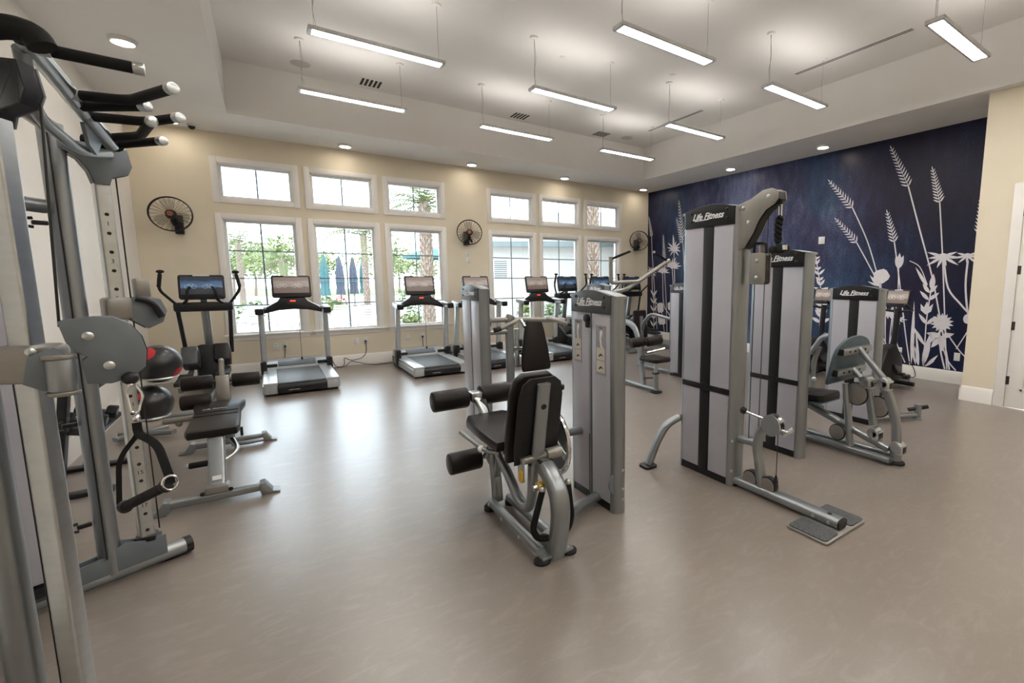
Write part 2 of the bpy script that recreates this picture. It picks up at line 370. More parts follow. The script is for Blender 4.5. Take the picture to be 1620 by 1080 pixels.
# windows
ordw = ['first', 'second', 'third', 'fourth', 'fifth', 'sixth']
def casing(mb, x0, x1, z0, z1, t, y=D, p=.022):
    mb.bx(x0, x0+t, y-p, y, z0, z1, .004); mb.bx(x1-t, x1, y-p, y, z0, z1, .004)
    mb.bx(x0+t, x1-t, y-p, y, z1-t, z1, .004); mb.bx(x0+t, x1-t, y-p, y, z0, z0+t, .004)
wn_i = 0
for k, x in enumerate(wx):
    for tall in (True, False):
        wn_i += 1
        a, b = x+.085, x+WW-.085
        z0, z1 = (.655, 2.46) if tall else (2.785, 3.295)
        r = bpy.data.objects.new('window_%d' % wn_i, None); COL.objects.link(r); r.location = (x+WW/2, D, z0)
        tag(r, ('tall white framed window, %s from the left, with grille bars' if tall else 'small transom window above the %s tall window from the left') % ordw[k], kind='structure')
        og = r.location.copy()
        cs = MB(og)
        if tall:
            cs.bx(x, a, D-.022, D, .655, 2.545, .004); cs.bx(b, x+WW, D-.022, D, .655, 2.545, .004); cs.bx(a, b, D-.022, D, 2.46, 2.545, .004)
        else: casing(cs, x, x+WW, 2.70, 3.38, .085)
        # thin jamb lining
        cs.bx(a, a+.012, D, D+.1, z0, z1); cs.bx(b-.012, b, D, D+.1, z0, z1); cs.bx(a, b, D, D+.1, z1-.012, z1); cs.bx(a, b, D, D+.1, z0, z0+.012)
        cs.build('casing', 'trim', r)
        if tall:
            MB(og).bx(x-.03, x+WW+.03, D-.055, D+.02, .632, .660, .006).build('window_sill', 'trim', r)
            MB(og).bx(x, x+WW, D-.016, D, .565, .632, .004).build('apron', 'trim', r)
        f = MB(og); t = .032
        f.bx(a+.012, a+.012+t, D+.06, D+.12, z0+.012, z1-.012, .004); f.bx(b-.012-t, b-.012, D+.06, D+.12, z0+.012, z1-.012, .004)
        f.bx(a+.012+t, b-.012-t, D+.06, D+.12, z1-.012-t, z1-.012, .004); f.bx(a+.012+t, b-.012-t, D+.06, D+.12, z0+.012, z0+.012+t*.6, .004)
        f.build('window_frame', 'vinylframe', r)
        ga, gb, g0, g1 = a+.044, b-.044, z0+.03, z1-.044
        MB(og).bx(ga, gb, D+.088, D+.092, g0, g1).build('pane', 'glass', r)
        xm = (ga+gb)/2
        MB(og).bx(xm-.011, xm+.011, D+.094, D+.099, g0, g1).build('muntin', 'muntin', r)
        if tall:
            for q in range(1, 4):
                z = g0+(g1-g0)*q/4
                MB(og).bx(ga, gb, D+.094, D+.0985, z-.010, z+.010).build('muntin', 'muntin', r)
# door
dr = bpy.data.objects.new('door_1', None); COL.objects.link(dr); dr.location = (XP, DY1, 0); tag(dr, 'tall white panelled door with dark hinges at the right edge', kind='structure'); og = dr.location.copy()
m = MB(og); m.bx(XP-.022, XP, DY1, DY1+.105, 0, 2.645, .004); m.bx(XP-.022, XP, DY0-.105, DY0, 0, 2.645, .004); m.bx(XP-.022, XP, DY0, DY1, 2.54, 2.645, .004); m.build('casing', 'trim', dr)
for y0, y1 in ((.82, 1.627), (.003, .815)):
    lf = MB(og); lf.bx(XP-.004, XP+.04, y0, y1, .012, 2.537, .003)
    for z0, z1 in ((.22, 1.0), (1.12, 2.38)):
        for a, b, c2, d2 in ((y0+.13, y1-.13, z0, z0+.03), (y0+.13, y1-.13, z1-.03, z1), (y0+.13, y0+.16, z0, z1), (y1-.16, y1-.13, z0, z1)):
            lf.bx(XP-.012, XP, a, b, c2, d2, .004)
        lf.bx(XP-.009, XP, y0+.19, y1-.19, z0+.06, z1-.06, .005)
    lf.build('door_leaf', 'trim', dr)
for z in (.333, .99, 1.645, 2.313):
    h = MB(og); h.cyl((XP-.012, DY1-.002, z-.05), (XP-.012, DY1-.002, z+.05), .009, seg=10); h.bx(XP-.008, XP-.004, DY1-.03, DY1, z-.05, z+.05); h.build('hinge', 'brass', dr)

# ================================================================ LIGHTS
LX = [.48, 2.77, 5.0]; LY = [7.06, 5.36, 3.63, 1.9, .2, -1.5]
def linear_light():
    r = thing('linear_light', '', 'lamp', group='hanging linear lamps')
    h = MB(); L = 1.22
    h.bx(0, L, -.078, -.057, 0, .035, .003); h.bx(0, L, .057, .078, 0, .035, .003); h.bx(-.012, .02, -.078, .078, 0, .035, .003); h.bx(L-.02, L+.012, -.078, .078, 0, .035, .003); h.bx(0, L, -.07, -.05, .02, .035); h.bx(0, L, .05, .07, .02, .035)
    h.build('housing', 'lamphouse', r)
    MB().bx(.02, L-.02, -.0565, .0565, .006, .016).build('diffuser', 'lampon', r)
    MB().bx(.014, L-.014, -.05, .05, .024, .033).build('upper_diffuser', 'lampup', r)
    for x in (.04, L-.04):
        g = MB(); g.tube([(x, 0, .035), (x, 0, ZT-3.82-.015)], .0022, 6); 
        g.cyl((x, 0, .035), (x, 0, .06), .007, seg=8); g.build('suspension_wire', 'cable', r)
        MB().lathe([(0, 0), (.045, 0), (.05, .008), (.05, .02), (0, .02)], (x, 0, ZT-3.82-.02), seg=20).build('ceiling_canopy', 'ceil', r)
    pw = MB(); pw.tube([(.05, .01, .035), (.06, .02, .1), (.035, .012, .2), (.06, .0, .35), (.045, .01, .6)], .003, 6, fil=.05); pw.build('feed_wire', 'cable', r)
    return r
ll = linear_light()
colw = ['nearest the cable machine', 'in the middle column', 'nearest the mural']
roww = ['in the row along the windows', 'in the second row from the windows', 'in the third row from the windows', 'in the fourth row from the windows', 'in the fifth row from the windows', 'in the sixth row from the windows']
first = True
for j, y in enumerate(LY):
    for i, x in enumerate(LX):
        o = ll if first else dup(ll, (0, 0, 0)); first = False
        o.location = (x, y, 3.82); o['label'] = 'hanging linear lamp %s, %s' % (roww[j], colw[i])
def downlight():
    r = thing('downlight', '', 'lamp', group='round soffit downlights')
    MB().lathe([(.080, -.034), (.096, -.034), (.10, -.03), (.105, -.004), (.105, 0), (.07, 0), (.07, -.02)], (0, 0, 0), seg=32).build('trim_ring', 'whitepl', r)
    MB().lathe([(0, -.036), (.06, -.0355), (.08, -.033), (.08, -.022), (0, -.022)], (0, 0, 0), seg=32).build('lens', 'downon', r)
    return r
dl = downlight(); first = True
for x, y, lb in [(-.93, 9.02, 'round downlight in the soffit corner above the first fan'), (1.2, 9.02, 'round downlight in the soffit above the second tall window'), (3.34, 9.02, 'round downlight in the soffit above the middle fan'), (5.41, 9.02, 'round downlight in the soffit above the fifth window'), (7.66, 9.02, 'round downlight in the soffit corner beside the mural'),
                 (7.66, 6.34, 'round downlight over the mural, middle of its row'), (7.66, 4.42, 'round downlight over the mural, nearest the door'), (-.925, 6.34, 'round downlight in the left soffit above the cable machine'),
                 (-.925, 3.7, 'round downlight in the left soffit outside the picture'), (-.925, 1.0, 'round downlight in the left soffit behind the camera')]:
    o = dl if first else dup(dl, (0, 0, 0)); first = False
    o.location = (x, y, ZC); o['label'] = lb
# ceiling fittings
for i, (x, y) in enumerate([(1.45, 7.965), (3.86, 7.965), (5.64, 7.965)]):
    r = thing('ceiling_vent', ['slotted ceiling vent above the second window', 'slotted ceiling vent above the fourth window', 'slotted ceiling vent nearest the mural'][i], 'vent', (x, y, ZT), group='slotted ceiling vents'); og = r.location.copy()
    MB(og).bx(x-.155, x+.155, y-.155, y+.155, ZT-.006, ZT, .002).build('vent_frame', 'ceil', r)
    for k in range(5):
        MB(og).bx(x-.128+k*.058, x-.096+k*.058, y-.135, y+.135, ZT-.009, ZT-.0055).build('vent_slot', 'ventdark', r)
for y0, y1, lb in [(2.6, 4.11, 'long linear slot diffuser in the tray nearest the door'), (5.85, 7.27, 'long linear slot diffuser in the tray nearest the windows')]:
    r = thing('slot_diffuser', lb, 'vent', (6.29, (y0+y1)/2, ZT), group='linear slot diffusers'); og = r.location.copy()
    MB(og).bx(6.25, 6.33, y0, y1, ZT-.004, ZT).build('vent_frame', 'ceil', r)
    for dx in (-.018, .018): MB(og).bx(6.29+dx-.008, 6.29+dx+.008, y0+.01, y1-.01, ZT-.006, ZT-.0035).build('vent_slot', 'ventdark', r)
for x, y, lb in [(.572, 7.84, 'round flush ceiling speaker near the first vent'), (6.23, 7.87, 'round flush ceiling speaker in the tray corner by the mural')]:
    r = thing('ceiling_speaker', lb, 'speaker', (x, y, ZT), group='flush ceiling speakers')
    MB().lathe([(0, -.006), (.10, -.008), (.115, -.006), (.118, 0), (0, 0)], (0, 0, 0), seg=32).build('grille', mat('speaker_grille', (.62, .59, .55), .8, col2=(.5, .48, .45), scale=300), r)
for x, y, lb in [(3.35, 5.6, 'small white sprinkler plate in the middle of the tray'), (4.89, 5.14, 'small white sprinkler plate beside the mural side lamps')]:
    r = thing('sprinkler_head', lb, 'sprinkler', (x, y, ZT), group='sprinkler plates')
    MB().lathe([(0, -.01), (.03, -.01), (.04, -.004), (.042, 0), (0, 0)], (0, 0, 0), seg=20).build('cover_plate', 'whitepl', r)
r = thing('dome_camera', 'small black dome camera under the soffit beside the pull up grips', 'camera', (-.72, 9.12, ZC))
MB().lathe([(0, -.03), (.05, -.03), (.055, 0), (0, 0)], (0, 0, 0), seg=20).build('mount', 'whitepl', r)
MB().lathe([(0, -.075), (.02, -.07), (.038, -.052), (.042, -.03), (0, -.03)], (0, 0, 0), seg=20).build('dome', 'black', r)
# ================================================================ STRENGTH MACHINES
def bolts(org, pts, nrm, parent, r=.010, m='steel', name='bolt'):
    for p in pts:
        MB(org).lathe([(0, .007), (r*.55, .006), (r, .003), (r, 0), (0, 0)], p, nrm, 12).build(name, m, parent)
def tower(root, X0, Y0, Y1, H, dep, strip=None, strap=None, capm='cap', caph=.155, logo=True, shift=0., logosize=.066, placards=False, bottom=.05):
    """weight stack tower whose broad face lies in the plane x = X0 and looks towards -x"""
    og = root.location; cw = .055; ym = (Y0+Y1)/2
    zt = H-.045
    for sgn, ye, nm in ((-1, Y0+cw, 'column'), (1, Y1-cw, 'column')):
        pl = arc(X0+dep/2, ye, dep/2, 180, 360, 12, ry=cw*sgn*-1*-1 if sgn < 0 else cw)
        if sgn < 0: pl = [(X0+dep/2-dep/2*math.cos(t*PI/12), ye-cw*math.sin(t*PI/12)) for t in range(13)]
        else: pl = [(X0+dep/2+dep/2*math.cos(t*PI/12), ye+cw*math.sin(t*PI/12)) for t in range(13)]
        m = MB(og); m.prism(pl, (0, 0, 0), (1, 0, 0), (0, 1, 0), zt); m.build(nm, 'silver', root)
        f = MB(og); f.lathe([(0, 0), (dep*.42, 0), (dep*.42, .02), (0, .02)], (X0+dep/2, ye-.01 if sgn > 0 else ye+.005, 0), seg=16); f.build('foot_pad', 'rubber', root)
    MB(og).bx(X0+.012, X0+dep-.012, Y0+cw-.002, Y1-cw+.002, bottom, zt-.01).build('stack_core', 'black', root)
    # frosted shroud panels, both faces
    for face, xa, xb in ((0, X0-.002, X0+.013), (1, X0+dep-.013, X0+dep+.002)):
        gap = .048 if strip == 'black' else .014
        c0 = ym+shift
        for a, b in ((Y0+cw, c0-gap), (c0+gap, Y1-cw)):
            MB(og).bx(xa, xb, a+.003, b-.003, bottom+.01, H-caph+.01, .003).build('shroud_panel', 'shroud', root)
        if strip == 'black': MB(og).bx(xa-.002, xb+.002, c0-gap, c0+gap, bottom, H-caph+.01, .003).build('centre_strip', 'capblack', root)
        else: MB(og).bx(xa-.004, xb+.004, c0-gap*.55, c0+gap*.55, bottom, H-caph+.01, .003).build('centre_strip', 'silver', root)
        if strap: MB(og).bx(xa-.006, xb+.006, Y0+cw-.005, Y1-cw+.005, strap-.022, strap+.022, .004).build('strap', 'capblack', root)
        if strap and face == 0: MB(og).cyl((xa-.014, c0, strap), (xa, c0, strap), .032, seg=16).build('strap_boss', 'capblack', root)
    # domed cap
    pr = [(Y0+cw*.9, H-caph), (Y0+cw*.9, H-.035)]+[(Y0+cw*.9+(Y1-Y0-1.8*cw)*t/12, H-.035+.035*math.sin(PI*t/12)) for t in range(1, 12)]+[(Y1-cw*.9, H-.035), (Y1-cw*.9, H-caph)]
    cp = MB(og); cp.prism(pr, (X0+.006, 0, 0), (0, 1, 0), (0, 0, 1), -.016, .003); capo = cp.build('cap_plate', capm, root)
    cp = MB(og); cp.prism(pr, (X0+dep+.010, 0, 0), (0, 1, 0), (0, 0, 1), -.016, .003); cp.build('cap_plate', capm, root)
    pr2 = [(Y0+.004, zt-.01), (Y0+.004, H-.038)]+[(Y0+.004+(Y1-Y0-.008)*t/12, H-.038+.034*math.sin(PI*t/12)) for t in range(1, 12)]+[(Y1-.004, H-.038), (Y1-.004, zt-.01)]
    tp = MB(og); tp.prism(pr2, (X0+.008, 0, 0), (0, 1, 0), (0, 0, 1), dep-.016, .004); tp.build('top_cover', 'silver', root)
    wy = (Y1-Y0)*.30
    bolts(og, [(X0-.0095, ym+s*wy, H-caph*.5+q) for s in (-1, 1) for q in (-.032, .03)], (-1, 0, 0), capo, .011, 'black', 'cap_bolt')
    if logo:
        text('lettering', 'Life Fitness', logosize, (X0-.0105, ym+.01, H-caph*.5-.004), (0, -1, 0), (0, 0, 1), 'letter', capo, og, shear=.42, depth=.001, bold=.0016)
        # the swoosh under the first letters
        MB(og).prism([(0, 0), (.135, .004), (.15, .012), (.0, .006)], (X0-.0105, ym+.135, H-caph*.5-.034), (0, -1, 0), (0, 0, 1), .001).build('swoosh', 'letter', capo)
    MB(og).bx(X0+.004, X0+dep-.004, Y0+cw, Y1-cw, .0, bottom+.01, .006).build('plinth', 'capblack', root)

def foot(mb, x, y, r=.045, h=.025):
    mb.lathe([(0, 0), (r, 0), (r, h*.6), (r*.7, h), (0, h)], (x, y, 0), seg=18)
OV = rrect(.075, .05, .022)     # oval frame tube section
OVB = rrect(.10, .062, .028)

# ---- A: leg extension, nearest the camera
A = thing('leg_extension_machine', 'leg extension machine in the foreground with roller pads and two exercise placards on its tower', 'gym machine', (1.17, 2.6, 0)); og = A.location.copy()
tower(A, 1.742, 2.305, 2.865, 1.475, .108, strip=None)
xc = 1.17
# placards on the face
for y0, y1, nm in ((2.74, 2.675, 'placard'), (2.505, 2.40, 'placard')):
    z0, z1 = (.965, 1.268) if y0 > 2.6 else (.915, 1.245)
    if y0 < 2.6: y0, y1 = 2.515, 2.405
    else: y0, y1 = 2.782, 2.69
    p = MB(og).bx(1.7375, 1.741, y1, y0, z0, z1).build('placard', 'placard', A)
    hh = (z1-z0)
    for q0, q1 in ((.06, .29), (.31, .55)):
        MB(og).bx(1.7355, 1.738, y1+.010, y0-.010, z0+hh*q0, z0+hh*q1).build('placard_panel', 'placard_l', p)
    text('lettering', 'Leg Extension' if y0 > 2.6 else 'Leg Curl', .011, (1.7365, (y0+y1)/2, z1-.016), (0, -1, 0), (0, 0, 1), 'black', p, og, depth=.0005)
    # leg drawing and small seated figures
    d = MB(og); yy = (y0+y1)/2; f = (y0-y1)/.11
    d.prism([(-.010*f, .0), (.012*f, .012), (.022*f, -.005), (.004*f, -.045), (.012*f, -.095), (.026*f, -.10), (.024*f, -.108), (-.002*f, -.104), (-.012*f, -.05)], (1.7372, yy, z1-.04), (0, -1, 0), (0, 0, 1), .001); d.build('leg_drawing', 'letter', p)
    for q in (.165, .42):
        d = MB(og); d.prism([(-.022*f, -.012), (.0, .008), (.022*f, -.002), (.026*f, -.01), (.004*f, -.004), (-.012*f, -.016)], (1.7352, yy, z0+hh*q), (0, -1, 0), (0, 0, 1), .001); d.build('figure_drawing', 'black', p)
k = MB(og); k.box((1.725, 2.60, 1.255), (.02, .035, .07), bev=.008); k.cyl((1.735, 2.60, 1.285), (1.705, 2.60, 1.285), .026, seg=14, bev=.005); k.build('weight_selector_knob', 'black', A)
st = MB(og); st.bx(1.736, 1.741, 2.588, 2.60, .06, .48); st.build('stack_slot', 'black', A)
st = MB(og); st.prism(arc(0, 0, .085, 90, 270, 10)+[(0.02, -.085), (0.02, .085)], (1.80, 2.345, .20), (1, 0, 0), (0, 0, 1), .014); st.build('pulley_guard', 'grey', A)
bolts(og, [(1.80, 2.300, .10), (1.80, 2.300, .30), (1.80, 2.300, .17)], (0, -1, 0), A, .011)
# frame
f = MB(og)
f.tube([(xc+.03, 2.15, .0), (xc+.03, 2.10, .15), (xc+.03, 2.075, .30), (xc+.03, 2.10, .40), (xc+.03, 2.19, .475), (xc+.03, 2.33, .515)], 0, prof=rrect(.10, .085, .03), fil=.08)
f.build('rear_upright', 'silver', A)
for dx in (-.055, .075):
    f = MB(og); f.tube([(xc+dx, 2.15, .055), (xc+dx, 2.86, .055)], 0, prof=rrect(.052, .05, .018)); f.build('base_rail', 'silver', A)
f = MB(og); f.bar((xc-.07, 2.14, .03), (xc+.13, 2.14, .03), .07, .022, bev=.008); f.build('rear_foot_plate', 'silver', A)
for dx in (-.055, .115):
    f = MB(og); foot(f, xc+dx, 2.14, .046, .022); f.build('foot_pad', 'rubber', A)
for dx in (-.05, .10):
    f = MB(og); foot(f, xc+dx, 2.87, .05, .04); f.build('foot_pad', 'rubber', A)
bolts(og, [(xc-.045, 2.125, .035), (xc+.105, 2.125, .035)], (0, 0, 1), A, .013)
bolts(og, [(xc-.095, 2.35, .06), (xc-.095, 2.60, .06), (xc-.095, 2.80, .07)], (-1, 0, 0), A, .012)
f = MB(og); f.tube([(xc, 2.88, .04), (xc, 2.95, .50)], 0, prof=OV); f.tube([(xc, 2.88, .22), (xc, 2.80, .50)], 0, prof=rrect(.05, .03, .012)); f.build('front_upright', 'silver', A)
f = MB(og); f.tube([(xc-.02, 2.96, .50), (xc-.02, 2.62, .30), (xc-.02, 2.50, .20), (xc-.02, 2.36, .20), (xc-.02, 2.31, .32), (xc-.02, 2.30, .50)], .03, 12, fil=.09); f.build('seat_frame', 'silver', A)
f = MB(og); f.tube([(xc+.03, 2.25, .06), (1.52, 2.45, .06), (1.80, 2.52, .06)], 0, prof=OV, fil=.05); f.build('tower_link', 'silver', A)
f = MB(og); f.tube([(xc+.05, 2.72, .49), (1.78, 2.72, .47)], 0, prof=OV); f.build('tower_link', 'silver', A)
f = MB(og); f.box((xc+.03, 2.30, .535), (.085, .15, .02), rot=Matrix.Rotation(.2, 4, 'X'), bev=.006); f.build('grip_tape', 'black', A)
# seat and back
def pad(org, poly, o, u, v, th, name, m, parent, bev=.018):
    mb = MB(org); mb.prism(poly, o, u, v, th, bev); return mb.build(name, m, parent)
seatp = [(-.17, 0), (.17, 0), (.175, .25), (.165, .52), (.13, .60), (-.13, .60), (-.165, .52), (-.175, .25)]
pad(og, seatp, (xc, 2.46, .545), (1, 0, 0), (0, 1, .02), .065, 'seat', 'vinyl', A)
bt = (0, -.22, 1)
bp = [(-.14, 0), (.14, 0), (.15, .12), (.145, .42), (.125, .50), (.08, .535), (-.08, .535), (-.125, .50), (-.145, .42), (-.15, .12)]
pad(og, bp, (xc, 2.375, .50), (-1, 0, 0), bt, .06, 'backrest', 'vinyl', A, .016)
pad(og, [(a*.93, .01+b*.97) for a, b in bp], (xc, 2.310, .50), (-1, 0, 0), bt, .01, 'backrest_shell', 'black', A, .004)
f = MB(og); f.tube([(xc, 2.295, .47), (xc, 2.185, .985)], 0, prof=rrect(.078, .034, .016), up=(0, 1, 0)); p = f.build('backrest_post', 'silver', A)
MB(og).cyl((xc, 2.212, .86), (xc, 2.192, .855), .016, seg=14).build('post_bolt', 'black', p)
# pivot hardware
f = MB(og); f.cyl((xc-.10, 2.29, .535), (xc+.10, 2.27, .555), .022, seg=14); f.cyl((xc+.05, 2.27, .55), (xc+.14, 2.265, .557), .036, seg=16, bev=.006); f.build('pivot_shaft', 'plate', A)
f = MB(og); f.prism([(-.03, -.07), (.03, -.07), (.035, .07), (-.035, .07)], (xc-.10, 2.30, .49), (0, 1, 0), (0, 0, 1), .012); f.build('pivot_bracket', 'steel', A)
f = MB(og); f.cyl((xc-.06, 2.22, .395), (xc+.03, 2.215, .41), .018, seg=12); f.build('damper', 'steel', A)
for q in (-.04, -.015): MB(og).cyl((xc+q, 2.218, .40), (xc+q+.014, 2.218, .402), .024, seg=14).build('damper_ring', 'yellow', A)
f = MB(og); f.box((xc-.11, 2.27, .46), (.01, .03, .07), bev=.003); f.build('warning_sticker', 'yellow', A)
# cam wheel on the tower side
wc = V(xc+.19, 2.42, .55)
f = MB(og); f.tube([wc+V(0, .17*math.cos(a*PI/14), .19*math.sin(a*PI/14)) for a in range(28)], .016, 8, closed=True); f.build('cam_wheel', 'chrome', A)
f = MB(og); f.prism([(.155*math.cos(a*PI/10), .17*math.sin(a*PI/10)) for a in range(20)], wc-V(.004, 0, 0), (0, 1, 0), (0, 0, 1), .01); f.build('cam_disc', 'grey', A)
f = MB(og); f.bar(wc+V(-.01, -.15, -.05), wc+V(-.01, .12, .10), .014, .05); f.build('cam_spoke', 'steel', A)
# rollers
ry, rz = 3.20, .71
for x0, x1 in ((.85, 1.095), (1.185, 1.425)):
    MB(og).cyl((x0, ry, rz), (x1, ry, rz), .072, seg=24, bev=.012).build('roller_pad', 'vinyl', A)
f = MB(og); f.cyl((1.09, ry, rz), (1.19, ry, rz), .017, seg=12); f.build('roller_shaft', 'plate', A)
f = MB(og); f.tube([(1.12, ry+.02, rz), (1.15, ry-.05, rz-.015), (1.17, ry-.14, rz-.10), (1.17, ry-.20, .45)], 0, prof=rrect(.065, .05, .02), fil=.05); f.build('roller_arm', 'steel', A)
f = MB(og); f.box((1.15, ry-.01, rz), (.085, .10, .075), bev=.014); f.build('roller_clamp', 'steel', A)
f = MB(og); f.bar((1.17, ry-.06, rz-.02), (1.17, ry-.16, rz-.14), .072, .05, bev=.015); f.build('roller_arm_cover', 'black', A)
for x0, x1 in ((.915, 1.135), (1.20, 1.40)):
    MB(og).cyl((x0, 3.10, .285), (x1, 3.10, .285), .075, seg=24, bev=.012).build('roller_pad', 'vinyl', A)
f = MB(og); f.cyl((1.13, 3.10, .285), (1.21, 3.10, .285), .016, seg=12); f.tube([(1.17, 3.10, .285), (1.17, 3.03, .36), (1.17, 2.95, .45)], .02, 10); f.build('lower_roller_arm', 'steel', A)
# grips
f = MB(og); f.tube([(.94, 2.90, .565), (1.0, 2.62, .51), (1.06, 2.58, .50)], .014, 10, fil=.03); f.build('seat_lever', 'silver', A)
MB(og).sphere((.985, 2.665, .515), .022, 14).build('lever_knob', 'whitepl', A)
for s, px in ((-1, xc+.03), (1, xc+.03)):
    f = MB(og); f.tube([(px+s*.02, 2.13, .125), (px+s*.10, 2.16, .13), (px+s*.125, 2.17, .19), (px+s*.05 if s < 0 else px+s*.115, 2.19, .385)], .018, 10, fil=.04); g = f.build('rear_grip', 'foam', A)
    MB(og).sphere((px+s*.05 if s < 0 else px+s*.115, 2.19, .39), .02, 14).build('grip_cap', 'steel', g)

# ---- B: tall cable column
B = thing('cable_column_machine', 'tall cable column with rope attachment, foot board and curved brace', 'gym machine', (2.77, 2.3, 0)); og = B.location.copy()
tower(B, 2.692, 2.125, 2.70, 2.09, .165, strip='black', strap=.715, capm='capblack', caph=.16)
# hanger arm plates with a gap between them
ap = [(2.20, 2.045), (2.14, 2.065), (2.06, 2.085), (1.97, 2.13), (1.90, 2.135), (1.855, 2.115), (1.845, 2.065), (1.875, 2.03), (1.94, 2.00), (1.99, 1.94), (2.03, 1.86), (2.10, 1.76), (2.14, 1.745), (2.20, 1.75)]
for x in (2.715, 2.805):
    MB(og).prism([(-a, b) for a, b in ap], (x, 0, 0), (0, -1, 0), (0, 0, 1), .008, .002).build('arm_plate', 'plate', B)
MB(og).prism([(-(2.02+(a-2.02)*.97), 1.96+(b-1.96)*.97) for a, b in ap], (2.798, 0, 0), (0, -1, 0), (0, 0, 1), .07).build('arm_core', 'black', B)
bolts(og, [(2.706, 2.12, 2.03), (2.706, 1.92, 2.085), (2.706, 2.07, 1.93)], (-1, 0, 0), B, .014)
c2 = [(-.065, -.10), (.065, -.10), (.065, .10), (-.065, .10)]
pb = thing('dummy', '', '', (0, 0, 0)); bpy.data.objects.remove(pb)
MB(og).prism(rrect(.125, .215, .02), (2.735, 2.005, 1.615), (0, -1, 0), (0, 0, 1), .008, .002).build('pulley_block_plate', 'plate', B)
MB(og).prism(rrect(.125, .215, .02), (2.80, 2.005, 1.615), (0, -1, 0), (0, 0, 1), .008, .002).build('pulley_block_plate', 'plate', B)
MB(og).prism(rrect(.115, .205, .02), (2.79, 2.005, 1.615), (0, -1, 0), (0, 0, 1), .055).build('pulley_wheel_block', 'black', B)
bolts(og, [(2.726, 2.005, 1.67), (2.726, 2.005, 1.555)], (-1, 0, 0), B, .013)
f = MB(og); f.tube([(2.765, 2.06, 1.72), (2.765, 2.055, 1.79), (2.765, 1.97, 1.79), (2.765, 1.955, 1.72)], .011, 8, fil=.02); f.build('pulley_bracket', 'black', B)
MB(og).cyl((2.765, 2.005, 1.72), (2.765, 2.005, 1.77), .02, seg=14).build('cable_stop', 'plate', B)
for y in (1.965, 2.045): MB(og).tube([(2.765, y, 1.52), (2.765, y, .36)], .003, 6).build('cable', 'bcable', B)
MB(og).tube([(2.765, 1.955, 1.75), (2.765, 1.955, 2.02)], .003, 6).build('cable', 'bcable', B)
# cable, carabiner and rope
MB(og).cyl((2.76, 1.865, 2.055), (2.76, 1.865, 2.03), .018, seg=12).build('cable_ball', 'black', B)
f = MB(og); f.tube([(2.76, 1.855, 2.03), (2.76, 1.853, 1.95), (2.76, 1.872, 1.95), (2.76, 1.875, 2.02)], .006, 8, fil=.012, closed=False); f.build('carabiner', 'chrome', B)
rope = MB(og)
for ph in (0, PI):
    for dx, sg in ((0, 1),):
        pts = [(2.76+.014*math.cos(ph+t*.75), 1.866+.012*math.sin(ph+t*.75)+.008*math.sin(t*.12), 1.955-t*.0075) for t in range(24)]
        rope.tube(pts, .0145, 8)
rope.build('braided_rope', 'foam', B)
f = MB(og); f.box((2.76, 1.855, 1.745), (.05, .05, .07), bev=.018); f.sphere((2.74, 1.895, 1.74), .028, 12); f.sphere((2.78, 1.825, 1.75), .028, 12); f.build('rope_end', 'rubber', B)
for y in (1.905, 1.815): MB(og).cyl((2.755, y, 1.735), (2.755, y, 1.765), .017, seg=10).build('rope_clip', 'chrome', B)
# base tube and foot board
f = MB(og); f.tube([(2.77, 2.16, .045), (2.77, 1.345, .045)], 0, prof=OVB); f.build('base_tube', 'silver', B)
MB(og).prism(rrect(.094, .058, .026), (2.77, 1.332, .045), (1, 0, 0), (0, 0, 1), -.012).build('tube_end_cap', 'black', B)
MB(og).prism(rrect(.46, .27, .02), (2.755, 1.432, 0), (1, 0, 0), (0, 1, 0), .016, .003).build('foot_board', 'plate', B)
for x in (2.612, 2.912): MB(og).prism(rrect(.155, .245, .02), (x, 1.435, .016), (1, 0, 0), (0, 1, 0), .007, .002).build('grit_pad', 'grit', B)
bolts(og, [(2.717, 1.50, .045), (2.717, 1.40, .045)], (-1, 0, 0), B, .011)
bolts(og, [(2.77, 1.42, .076)], (0, 0, 1), B, .014, 'black')
f = MB(og); f.tube([(2.77, 2.15, .36), (2.77, 1.97, .375)], 0, prof=rrect(.06, .05, .02)); f.build('stub_arm', 'silver', B)
f = MB(og); f.tube([(2.77, 1.915, .05), (2.77, 1.955, .26), (2.77, 1.975, .37), (2.77, 1.945, .48), (2.77, 1.87, .55)], 0, prof=rrect(.075, .055, .022), fil=.1); f.build('goose_neck', 'silver', B)
f = MB(og); f.prism(arc(0, 0, .075, 0, 360, 20)[:-1], (2.735, 1.845, .545), (0, -1, 0), (0, 0, 1), .008); f.prism(arc(0, 0, .075, 0, 360, 20)[:-1], (2.79, 1.845, .545), (0, -1, 0), (0, 0, 1), .008); f.build('pulley_cheek', 'steel', B)
MB(og).cyl((2.74, 1.845, .545), (2.785, 1.845, .545), .062, seg=20).build('pulley_wheel', 'black', B)
f = MB(og); f.tube([(2.72, 2.05, .60), (2.75, 1.93, .575), (2.765, 1.87, .56)], .012, 10); f.tube([(2.77, 1.80, .52), (2.78, 1.74, .51), (2.80, 1.715, .545)], .014, 10, fil=.02); f.build('cradle_hook', 'chrome', B)
MB(og).sphere((2.715, 2.06, .605), .026, 14).build('hook_ball', 'black', B)
f = MB(og); f.sphere((2.77, 1.80, .585), .022, 12); f.sphere((2.80, 1.78, .49), .02, 12); f.build('cable_ball', 'chrome', B)
for y, z, nm in ((1.862, .10, 'low_pulley'), (2.01, .10, 'low_pulley')):
    MB(og).cyl((2.75, y, z), (2.79, y, z), .062, seg=22).build(nm, 'black', B)
    g = MB(og); g.prism(arc(0, 0, .055, 0, 180, 10)+[(-.055, -.05), (.055, -.05)], (2.748, y, z), (0, -1, 0), (0, 0, 1), .008); g.build('pulley_cheek', 'plate', B)
